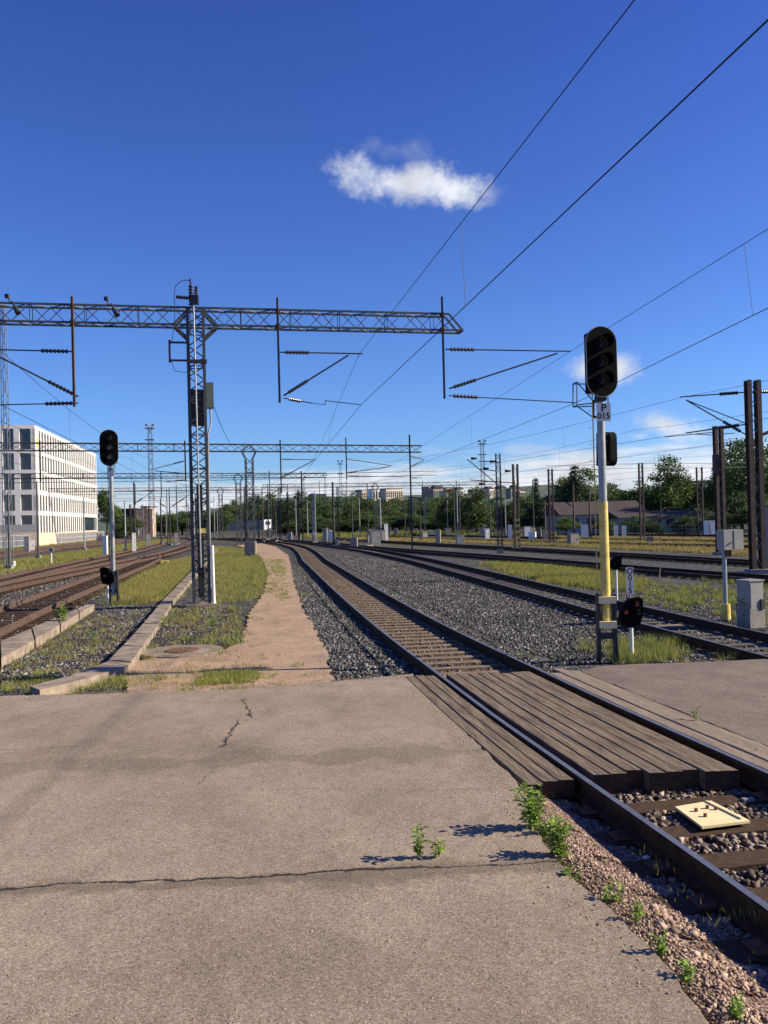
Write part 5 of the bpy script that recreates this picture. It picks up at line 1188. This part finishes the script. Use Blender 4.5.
house(Vector((at(662, 520, 126).x, 130, -.2)), 13, 7, 2.3, .9, R(6), 'flat white annex with a row of windows, right of the brown-roofed house', wall='housewall', nwin=6)
house(Vector((at(708, 520, 260).x, 262, -.2)), 9, 9, 12, 1, R(10), 'pale apartment block with striped balconies behind the right trees', flat=True, wall='conc_grey', nwin=3, floors=6, name='apartment_block', cat='building')
house(Vector((at(126, 520, 205).x, 210, -.2)), 6.5, 9, 6.8, 1, R(-10), 'dark brick building right of the white office block', flat=True, wall='brick', nwin=4, floors=3, name='brick_building', cat='building')
house(Vector((at(141, 520, 215).x, 222, -.2)), 1.6, 5, 7.6, 1, R(-10), 'narrow cream building adjoining the dark brick one', flat=True, wall='beige', nwin=1, floors=4, name='apartment_block', cat='building')
# white panel van-like hut at far right skipped; train
tb = at(266, 520, 330); tb.z = -.2
t = thing('train', tb, 'distant white train with dark front window standing before the wood', 'train')
ax = Vector((-.32, .95, 0)); ay = Vector((.95, .32, 0))
mb = MB(); n = 30; Lt = 42
P_ = tb + Vector((0, 0, 2.2)); d = Vector((-.62, .78, 0)).normalized(); w = Vector((-d.y, d.x, 0))
MB().frame(P_ + d * Lt / 2, d * Lt / 2, w * 1.6, (0, 0, 1.9)).build('carriages', M['train_grey'], t)
f = MB().frame(P_ - d * .6, d * .8, w * 1.6, (0, 0, 1.95)).build('nose', M['train'], t)
MB().frame(P_ - d * 1.43 + Vector((0, 0, .6)), w * 1.1, d * .04, (0, 0, .6)).build('windscreen', M['pane'], t)
MB().frame(P_ + d * Lt / 2 + Vector((0, -.05, .5)) - w * 0, d * Lt / 2.1, w * 1.63, (0, 0, .4)).build('window_band', M['pane'], t)

# ------------------------------------------------------------------ hill and far houses
bm = bmesh.new(); nx, ny = 60, 10; gv = []
for j in range(ny + 1):
    row = []
    for i in range(nx + 1):
        x = -420 + i * 17; y = 420 + j * 45
        px = 384 + x / y * 858
        prof = 8 + 12 * math.exp(-((px - 330) / 130) ** 2) + 15 * math.exp(-((px - 560) / 120) ** 2)
        z = prof * min(1, j / 3) * (1 if j < 8 else .6) + random.uniform(-1, 1)
        row.append(bm.verts.new((x, y, z - 1 if j else -2)))
    gv.append(row)
for j in range(ny):
    for i in range(nx): bm.faces.new((gv[j][i], gv[j][i + 1], gv[j + 1][i + 1], gv[j + 1][i]))
me = bpy.data.meshes.new('wooded_hill'); bm.to_mesh(me); bm.free(); me.materials.append(M['hill']); me.polygons.foreach_set('use_smooth', [True] * len(me.polygons)); o = bpy.data.objects.new('wooded_hill', me); COL.objects.link(o); tag(o, kind='structure')
for px, yt, w, Y, wl, lb in ((392, 487.5, 24, 520, 'beige', 'long cream building on the hill above the wood'), (375, 488, 10, 530, 'white', 'small white building on the hill left of the long cream one'), (362, 489, 7, 540, 'beige', 'small cream house on the hill at the wood edge'), (318, 493, 16, 500, 'brick', 'reddish low building peeking over the wood'),
        (436, 487.5, 13, 520, 'conc_grey', 'grey building on the hill left of the bushy trees'), (428, 485.5, 7, 540, 'conc_grey', 'grey hilltop block with stepped roof'), (446, 490, 8, 500, 'beige', 'cream house on the hill above the three slim poles'), (520, 491, 14, 560, 'conc_grey', 'pale hillside block behind the conifer'), (475, 489, 10, 560, 'conc_grey', 'pale hillside house left of the slender mast'), (545, 489, 12, 560, 'white', 'white hillside house behind the grey brown twin mast'), (503, 488, 9, 570, 'beige', 'cream hillside house behind the yellow-banded mast')):
    c = at(px, 520, Y); c.z = -1; h = at(px, yt + 1.5, Y).z + 1
    house(c, w / F * Y * .9, 6, h, 2, random.uniform(.5, .8), lb, wall=wl, flat=True, nwin=max(3, int(w / 3)), floors=3, name='hillside_house', cat='building')

GHH = 'pale houses scattered along the far hillside'
for i in range(18):
    px = random.uniform(425, 565); Y = random.uniform(500, 620); c = at(px, 520, Y); c.z = -1; h = at(px, random.uniform(486, 492), Y).z + 1
    tag(house(c, random.uniform(4, 8), 5, h, 1.5, random.uniform(.4, .8), 'small pale house among the trees of the far hillside', wall=random.choice(('white', 'beige', 'conc_grey', 'facade')), flat=i % 2 == 0, nwin=3, floors=3, name='hillside_house', cat='building'), group=GHH)
# ------------------------------------------------------------------ trees
def leaf_mesh(name, lobes, nclump, nleaf, lsize, m, clr=.8):
    """lobes: (x,y,z,rx,ry,rz); clumps scattered near lobe surfaces, leaves around clumps"""
    L_ = np.array(lobes); vol = (L_[:, 3] * L_[:, 4] * L_[:, 5]) ** .7; pr = vol / vol.sum()
    idx = RNG.choice(len(L_), nclump, p=pr); d = RNG.normal(size=(nclump, 3)); d /= np.linalg.norm(d, axis=1)[:, None]; rr = RNG.uniform(.45, 1.08, nclump) ** .6
    C = L_[idx, :3] + d * L_[idx, 3:6] * rr[:, None]
    P_ = np.repeat(C, nleaf, 0) + RNG.normal(0, clr * .5, (nclump * nleaf, 3)) * np.array([1, 1, .7]); n = len(P_)
    a = RNG.normal(size=(n, 3)); a /= np.linalg.norm(a, axis=1)[:, None]; b = np.cross(a, RNG.normal(size=(n, 3))); b /= np.linalg.norm(b, axis=1)[:, None]
    s = lsize * RNG.uniform(.6, 1.3, n)[:, None]
    V = np.stack([P_ - a * s, P_ + b * s * .6, P_ + a * s, P_ - b * s * .6], 1).reshape(-1, 3); Fc = np.arange(n * 4).reshape(-1, 4)
    return mesh_np(name, V, Fc, m, 4)
def trunk_mesh(h, r, lobes):
    mb = MB(); mb.tube((0, 0, -.3), (0, 0, h * .55), r, 8, r * .55); mb.tube((0, 0, h * .55), (0, 0, h * .85), r * .55, 6, r * .15)
    for l in lobes: mb.tube((0, 0, h * random.uniform(.25, .5)), (l[0] * .8, l[1] * .8, l[2]), r * .4, 5, r * .12)
    me = bpy.data.meshes.new('trunk'); me.from_pydata([tuple(v) for v in mb.v], [], mb.f); me.materials.append(M['bark']); return me
PROTO = []
for k in range(6):      # broad trees, unit ~10 m high
    lobes = []
    for i in range(12):
        a = random.uniform(0, 6.28); r_ = random.uniform(.3, 3.0); z = random.uniform(2.2, 8.3); sc = 1 - abs(z - 5) / 9
        lobes.append((r_ * sc * math.cos(a), r_ * sc * math.sin(a), z, random.uniform(1.2, 2.1) * sc + .3, random.uniform(1.2, 2.1) * sc + .3, random.uniform(1.0, 1.7)))
    lobes.append((0, 0, 9, 1.0, 1.0, .9))
    PROTO.append((leaf_mesh('crown', lobes, 260, 42, .15, M['leaf_dark' if k % 2 else 'leaf_mid']), trunk_mesh(9, .25, lobes[:7])))
CONI = []
for k in range(2):
    lobes = []
    for i in range(16):
        z = 1.2 + i * .55; r_ = (10 - z) * .26
        for j in range(4): a = random.uniform(0, 6.28); lobes.append((r_ * .6 * math.cos(a), r_ * .6 * math.sin(a), z - .2, r_ * .55 + .15, r_ * .55 + .15, .28))
    CONI.append((leaf_mesh('crown', lobes, 300, 30, .13, M['leaf_pine'], .45), trunk_mesh(9.5, .2, [])))
def tree(px, Y, h, wf, label, group=None, pr=None, name='broadleaf_tree', cat='tree', z0=-.25):
    cr_, tr_ = pr or random.choice(PROTO); c = at(px, 520, Y); c.z = z0; s = h / 10
    t = thing(name, c, label, cat, group); rz = random.uniform(0, 6.28)
    for nm, me in (('crown', cr_), ('trunk', tr_)):
        o = bpy.data.objects.new(nm, me); COL.objects.link(o); o.parent = t; o.scale = (s * wf, s * wf, s); o.rotation_euler = (0, 0, rz)
    return t
def th(px, py, Y): return at(px, py, Y).z + .3
# wood behind the yard
GW = 'trees of the dark wood behind the yard'
for row, (Y, y0) in enumerate(((225, 503), (250, 499), (280, 496))):
    px = 214 + row * 4
    while px < 486:
        top = y0 + random.uniform(-3, 5) - (3 if 250 < px < 360 else 0) + max(0, (245 - px) * .35)
        Yt = Y + (150 if px < 282 else 0) + random.uniform(-8, 8)
        tree(px, Yt, th(px, top, Yt), random.uniform(1.0, 1.5), 'dark green broadleaf tree in the wood behind the yard', GW)
        px += random.uniform(12, 17)
GB = 'low bushes along the foot of the wood'
px = 284
while px < 560:
    tree(px, 195 + random.uniform(-12, 12), random.uniform(2.6, 4.4), random.uniform(2.2, 3.4), 'low dark bush along the foot of the wood', GB, name='bush', cat='bush'); px += random.uniform(7, 11)
for px, Y, h, wf, lb in ((566, 118, 2.6, 2.2, 'dark bush at the left corner of the low house'), (606, 116, 2.2, 2.5, 'dark bush before the low house, left of the yellow pole'), (634, 118, 2.6, 2.2, 'dark bush before the joint of the low house and its annex'), (652, 112, 2.0, 2.6, 'low dark bush before the left part of the annex'), (684, 112, 2.4, 2.6, 'low dark bush before the right part of the annex'), (700, 116, 3.4, 1.8, 'taller dark bush right of the annex'), (722, 112, 3.0, 2.4, 'dark bush behind the second rusty mast')):
    tree(px, Y, h, wf, lb, name='bush', cat='bush')
GC = 'small cabinets scattered across the far yard'
for i in range(26):
    px = random.uniform(280, 560); Y = random.uniform(105, 190); s = random.uniform(.5, 1.1)
    c = at(px, 520, Y); c.z = -.2; cabinet(c, (s, s * .7, random.uniform(.6, 1.5)), 'small distant cabinet among the masts of the far yard', random.choice(('boxgrey', 'boxgrey', 'conc_grey', 'boxgreen', 'yellow_pale', 'white')), rz=random.uniform(-.4, .4), door=False, group=GC)
GH = 'trees of the far hillside'
for i in range(46):
    px = random.uniform(280, 620); Y = random.uniform(440, 500)
    tree(px, Y, th(px, 496 + random.uniform(-2, 6) - (2 if px > 450 else 0), Y) - 1, random.uniform(1, 1.6), 'small distant tree on the hillside below the far houses', GH)
GL = 'low trees at the far end of the left tracks'
for px in range(146, 226, 9): tree(px, 250 + random.uniform(-10, 10), th(px, 511 + random.uniform(-2, 3), 250), 1.8, 'low dark tree at the far end of the left tracks', GL)
for px, Y, yt, wf, lb, k in (
    (107, 200, 489, .8, 'dark green tree between the office building and the brick building', None), (128, 185, 516, 2.0, 'low bush under the brick building', None),
    (452, 150, 487, 1.1, 'left one of the two bushy trees behind the three slim poles', None), (476, 145, 486, 1.25, 'right one of the two bushy trees behind the three slim poles', None), (462, 158, 492, 1.5, 'low tree between the two bushy trees by the slim poles', None), (508, 150, 502, 1.6, 'low tree behind the dark yellow-banded mast', None),
    (524, 160, 503, 1.7, 'low tree at the left foot of the conifer', None), (536.5, 140, 477, 1.0, 'dark pointed conifer right of the yellow-banded mast', 'c'), (556, 150, 498, 1.6, 'small tree filling the gap right of the conifer', None),
    (577, 150, 464, 1.3, 'tall tree with upright crown left of the yellow signal pole', 'c'), (590, 158, 468, 1.4, 'tall tree right behind the yellow signal pole, left half', None), (565, 155, 478, 1.5, 'lower tree left of the tall upright tree behind the house', None), (612, 165, 482, 1.3, 'lighter green tree right of the yellow signal pole behind the house', None),
    (645, 150, 478, 1.4, 'dark tree at the left foot of the large round tree', None), (668, 145, 456, 1.05, 'large round tree behind the house annex', None), (684, 152, 470, 1.2, 'tree on the right shoulder of the large round tree', None), (700, 190, 492, 1.3, 'low tree before the apartment block', None), (652, 175, 485, 1.5, 'dark tree behind the house between the taller ones', None),
    (735, 140, 440, .95, 'tall tree behind the rusty masts on the right', None), (752, 130, 437, 1.0, 'tall tree at the right edge behind the tallest rusty mast', None), (722, 150, 470, 1.2, 'tree left of the tall trees behind the second rusty mast', None), (775, 125, 445, 1.1, 'tree cut off by the right edge of the view', None), (742, 120, 490, 1.7, 'lower dark tree filling below the tall trees on the right', None), (765, 112, 495, 1.8, 'low dark bush at the right edge below the tall trees', None)):
    pr = CONI[0] if k == 'c' else None
    tree(px, Y, th(px, yt, Y), wf, lb, pr=pr, name='conifer' if k == 'c' else 'broadleaf_tree')

# ------------------------------------------------------------------ leafy weeds near the camera
def weed_mesh(h, nst, nl, ls, spread):
    vs = []; fs = []; mb = MB()
    for s in range(nst):
        a = random.uniform(0, 6.28); top = Vector((math.cos(a) * spread * random.uniform(.2, 1), math.sin(a) * spread * random.uniform(.2, 1), h * random.uniform(.6, 1.1))); b0 = Vector((random.uniform(-.02, .02), random.uniform(-.02, .02), -.02))
        mb.tube(b0, top, .003, 5, .0015)
        for i in range(nl):
            t_ = random.uniform(.25, 1.05); p_ = b0.lerp(top, t_); a2 = random.uniform(0, 6.28); d = Vector((math.cos(a2), math.sin(a2), random.uniform(-.1, .7))).normalized(); L_ = ls * random.uniform(.6, 1.25); w_ = d.cross(Vector((0, 0, 1))).normalized() * L_ * .3; n_ = Vector((0, 0, -L_ * .12))
            o_ = len(mb.v); m1 = p_ + d * L_ * .45; e = p_ + d * L_ + n_ * 1.6
            mb.v += [tuple(p_), tuple(m1 + w_ ), tuple(e), tuple(m1 - w_), tuple(m1 + n_)]; mb.f += [(o_, o_ + 4, o_ + 1), (o_ + 1, o_ + 4, o_ + 2), (o_, o_ + 3, o_ + 4), (o_ + 4, o_ + 3, o_ + 2)]; mb.m += [0] * 4
    return mb
WD = [(533, 832, .21, 7, 16, .05, 'big leafy weed at the corner where planks and asphalt meet', .10), (545, 838, .15, 6, 12, .045, 'leafy weed just behind the tallest one at the asphalt edge', .09), (561, 860, .19, 6, 14, .045, 'second tall leafy weed along the asphalt edge', .07), (571, 880, .10, 5, 10, .04, 'low weed below the second tall weed', .08),
      (523, 793, .1, 5, 8, .035, 'small sprig right at the end of the dark planks', .05), (419, 858, .2, 6, 12, .05, 'sprig of weed growing from the long asphalt crack', .06), (437, 858, .15, 4, 10, .045, 'tiny weed beside the sprig in the asphalt crack', .04),
      (604, 902, .10, 4, 7, .04, 'yellowish weed in the middle of the gravel edge', .05), (617, 903, .12, 4, 9, .04, 'weed right of the yellowish one in the gravel edge', .06), (637, 925, .13, 4, 12, .035, 'upright weed halfway down the gravel edge', .05), (662, 958, .11, 6, 12, .035, 'yellow green weed near the bottom of the asphalt edge', .05), (688, 985, .10, 6, 12, .035, 'weed close to the bottom right on the asphalt edge', .05), (735, 1018, .10, 5, 9, .04, 'weed at the very bottom right corner', .05),
      (695, 721, .16, 4, 9, .04, 'small weed at the edge of the pale planks on the right asphalt', .05), (756, 756, .09, 3, 3, .02, 'dry stalk by the pale planks at the right edge', .02),
      (62, 628, .75, 8, 26, .12, 'tall weed growing beside the concrete kerb on the left', .2), (745, 627, .5, 6, 22, .08, 'bushy weed at the foot of the grey cabinet', .18), (215, 632, .4, 6, 16, .08, 'green weed in the ballast below the main lattice mast', .2), (160, 628, .35, 6, 14, .08, 'weed beside the cable trough slabs', .2), (95, 640, .2, 5, 10, .05, 'low weed in the ballast between kerb and trough', .2)]
for px, py, h, ns, nl, ls, lb, spd in [(w_[0], w_[1], w_[2], w_[3], w_[4], w_[5], w_[6], w_[7]) for w_ in WD]:
    c = G(px, py, -.06 if px > 500 and py < 1024 and px < 760 and py > 740 else (-.03 if 400 < px < 450 or (px in (695, 756)) else -.2))
    mb = weed_mesh(h * 1.45, ns + 3, nl + 6, ls * 1.3, spd * 1.3) if h >= .19 and px > 500 else weed_mesh(h, ns, nl, ls, spd); mb.v = [(x + c.x, y + c.y, z + c.z) for x, y, z in mb.v]
    ORG_ = c; t = thing('weed', c, lb, 'weed'); mb.build('leaves', M['leaf_weed'] if 'dry' not in lb else M['grass_dry'], t)
# litter
c = G(646, 857, -.15); tag(MB().box(c, (.05, .03, .008), .6).build('litter', M['white']), 'tiny bit of pale litter in the shade beside the near rail', 'litter')
c = G(748, 800, -.17); tag(MB().box(c, (.1, .05, .03), .2).build('litter', M['galv']), 'crumpled bit of silvery litter near the right rail', 'litter')

# ------------------------------------------------------------------ world, sun, clouds
AZ = R(89.5); EL = R(29)         # azimuth clockwise from +Y
w = bpy.data.worlds.new('World'); scene.world = w; w.use_nodes = True; nt = w.node_tree; N = nt.nodes; L = nt.links
bg = N['Background']; sky = N.new('ShaderNodeTexSky'); sky.sky_type = 'NISHITA'; sky.sun_disc = False; sky.sun_elevation = EL; sky.sun_rotation = AZ; sky.ozone_density = 4.0; sky.air_density = 1.0; sky.dust_density = .3; sky.altitude = 0
hs = N.new('ShaderNodeMix'); hs.data_type = 'RGBA'; hs.blend_type = 'MULTIPLY'; hs.inputs[0].default_value = 1; hs.inputs[7].default_value = (.52, .75, 1.42, 1); L.new(sky.outputs[0], hs.inputs[6])
tc = N.new('ShaderNodeTexCoord'); nv = N.new('ShaderNodeVectorMath'); nv.operation = 'NORMALIZE'; L.new(tc.outputs['Generated'], nv.inputs[0]); DIR = nv.outputs[0]
sz_ = N.new('ShaderNodeSeparateXYZ'); L.new(DIR, sz_.inputs[0]); tr_ = N.new('ShaderNodeValToRGB'); L.new(sz_.outputs[2], tr_.inputs[0])
tr_.color_ramp.elements[0].position = .04; tr_.color_ramp.elements[0].color = (.66, .93, 1.40, 1); tr_.color_ramp.elements[1].position = .52; tr_.color_ramp.elements[1].color = (.40, .55, 1.22, 1); L.new(tr_.outputs[0], hs.inputs[7])
def vm(op, a, b):
    n = N.new('ShaderNodeVectorMath'); n.operation = op
    for i, x in enumerate((a, b)):
        if isinstance(x, (tuple, Vector)): n.inputs[i].default_value = tuple(x)
        elif x is not None: L.new(x, n.inputs[i])
    return n
def mm(op, a, b=None, c=None, clamp=False):
    n = N.new('ShaderNodeMath'); n.operation = op; n.use_clamp = clamp
    for i, x in enumerate((a, b, c)):
        if x is None: continue
        if isinstance(x, (int, float)): n.inputs[i].default_value = x
        else: L.new(x, n.inputs[i])
    return n.outputs[0]
nz = N.new('ShaderNodeTexNoise'); nz.inputs['Scale'].default_value = 17; nz.inputs['Detail'].default_value = 11; nz.inputs['Roughness'].default_value = .64; L.new(DIR, nz.inputs['Vector'])
tot = None
for px, py, hw, hh, rot, dens, k in ((358, 174, 46, 25, 8, .85, 1.0), (400, 182, 60, 24, 4, .9, .9), (450, 190, 52, 23, 4, .95, 1.0), (395, 150, 45, 18, 0, .22, 1.1), (480, 190, 30, 10, 0, .35, .9), (599, 367, 41, 20, 0, 1.0, .6), (668, 427, 42, 20, 12, 1.0, .7), (640, 436, 26, 9, 0, .5, 1.1), (528, 450, 60, 8, 0, .3, 1.2), (460, 452, 60, 6, 0, .2, 1.2), (350, 478, 40, 6, 0, .35, 1.2)):
    d = ray(px, py).normalized(); t1 = (ray(px + 10, py) - ray(px, py)).normalized(); t2 = d.cross(t1).normalized(); t1, t2 = (t1 * math.cos(R(rot)) + t2 * math.sin(R(rot))), (t2 * math.cos(R(rot)) - t1 * math.sin(R(rot)))
    a = mm('DIVIDE', vm('DOT_PRODUCT', DIR, t1).outputs['Value'], hw / F); b_ = mm('DIVIDE', vm('DOT_PRODUCT', DIR, t2).outputs['Value'], hh / F)
    a = mm('SUBTRACT', a, (d.dot(t1)) / (hw / F)); b_ = mm('SUBTRACT', b_, (d.dot(t2)) / (hh / F))
    rr_ = mm('SQRT', mm('ADD', mm('MULTIPLY', a, a), mm('MULTIPLY', b_, b_)))
    fr = mm('GREATER_THAN', vm('DOT_PRODUCT', DIR, d).outputs['Value'], .5)
    v_ = mm('ADD', mm('SUBTRACT', .75, mm('MULTIPLY', rr_, .72)), mm('MULTIPLY', mm('SUBTRACT', nz.outputs['Fac'], .5), 2.2 * k))
    sm = N.new('ShaderNodeMapRange'); sm.interpolation_type = 'SMOOTHSTEP'; sm.inputs[1].default_value = .05; sm.inputs[2].default_value = .75; sm.inputs[4].default_value = dens; L.new(v_, sm.inputs[0])
    o_ = mm('MULTIPLY', sm.outputs[0], fr)
    tot = o_ if tot is None else mm('MAXIMUM', tot, o_)
# low band of thin cloud near the horizon
sx = N.new('ShaderNodeSeparateXYZ'); L.new(DIR, sx.inputs[0])
mp = N.new('ShaderNodeMapping'); mp.inputs['Scale'].default_value = (1, 1, 7); L.new(DIR, mp.inputs[0])
nb = N.new('ShaderNodeTexNoise'); nb.inputs['Scale'].default_value = 7; nb.inputs['Detail'].default_value = 7; nb.inputs['Roughness'].default_value = .55; L.new(mp.outputs[0], nb.inputs['Vector'])
hgt = mm('SUBTRACT', sx.outputs[2], mm('MULTIPLY', sx.outputs[0], .03))
env = N.new('ShaderNodeMapRange'); env.interpolation_type = 'SMOOTHSTEP'; env.inputs[1].default_value = .092; env.inputs[2].default_value = .035; env.inputs[3].default_value = 0; env.inputs[4].default_value = 1; L.new(hgt, env.inputs[0])
bv = mm('ADD', mm('MULTIPLY', env.outputs[0], 1.1), mm('MULTIPLY', mm('SUBTRACT', nb.outputs['Fac'], .58), 2.4))
sm = N.new('ShaderNodeMapRange'); sm.interpolation_type = 'SMOOTHSTEP'; sm.inputs[1].default_value = .1; sm.inputs[2].default_value = 1.0; sm.inputs[4].default_value = .97; L.new(bv, sm.inputs[0])
tot = mm('MAXIMUM', tot, mm('MULTIPLY', sm.outputs[0], mm('MULTIPLY', env.outputs[0], 3, clamp=True)))
cm = N.new('ShaderNodeMix'); cm.data_type = 'RGBA'; L.new(tot, cm.inputs[0]); L.new(hs.outputs[2], cm.inputs[6]); cm.inputs[7].default_value = (7.2, 7.5, 8.0, 1)
cs_ = N.new('ShaderNodeMapRange'); cs_.inputs[1].default_value = .35; cs_.inputs[2].default_value = .65; cs_.inputs[3].default_value = .78; cs_.inputs[4].default_value = 1.05; nc_ = N.new('ShaderNodeTexNoise'); nc_.inputs['Scale'].default_value = 22; nc_.inputs['Detail'].default_value = 6; L.new(DIR, nc_.inputs['Vector']); L.new(nc_.outputs['Fac'], cs_.inputs[0])
cvs = vm('SCALE', (7.2, 7.5, 8.0), None); L.new(cs_.outputs[0], cvs.inputs['Scale']); L.new(cvs.outputs[0], cm.inputs[7])
L.new(cm.outputs[2], bg.inputs['Color']); bg.inputs['Strength'].default_value = .064
sun = bpy.data.objects.new('sun', bpy.data.lights.new('sun', 'SUN')); COL.objects.link(sun); sun.data.energy = 5.0; sun.data.angle = R(.53); sun.data.color = (1, .865, .655)
sd = Vector((math.sin(AZ) * math.cos(EL), math.cos(AZ) * math.cos(EL), math.sin(EL)))
sun.rotation_euler = sd.to_track_quat('Z', 'Y').to_euler()
vs_ = scene.view_settings; vs_.view_transform = 'Standard'; vs_.look = 'None'; vs_.exposure = 0.9; vs_.gamma = 1; vs_.use_curve_mapping = False
scene.render.engine = 'CYCLES'
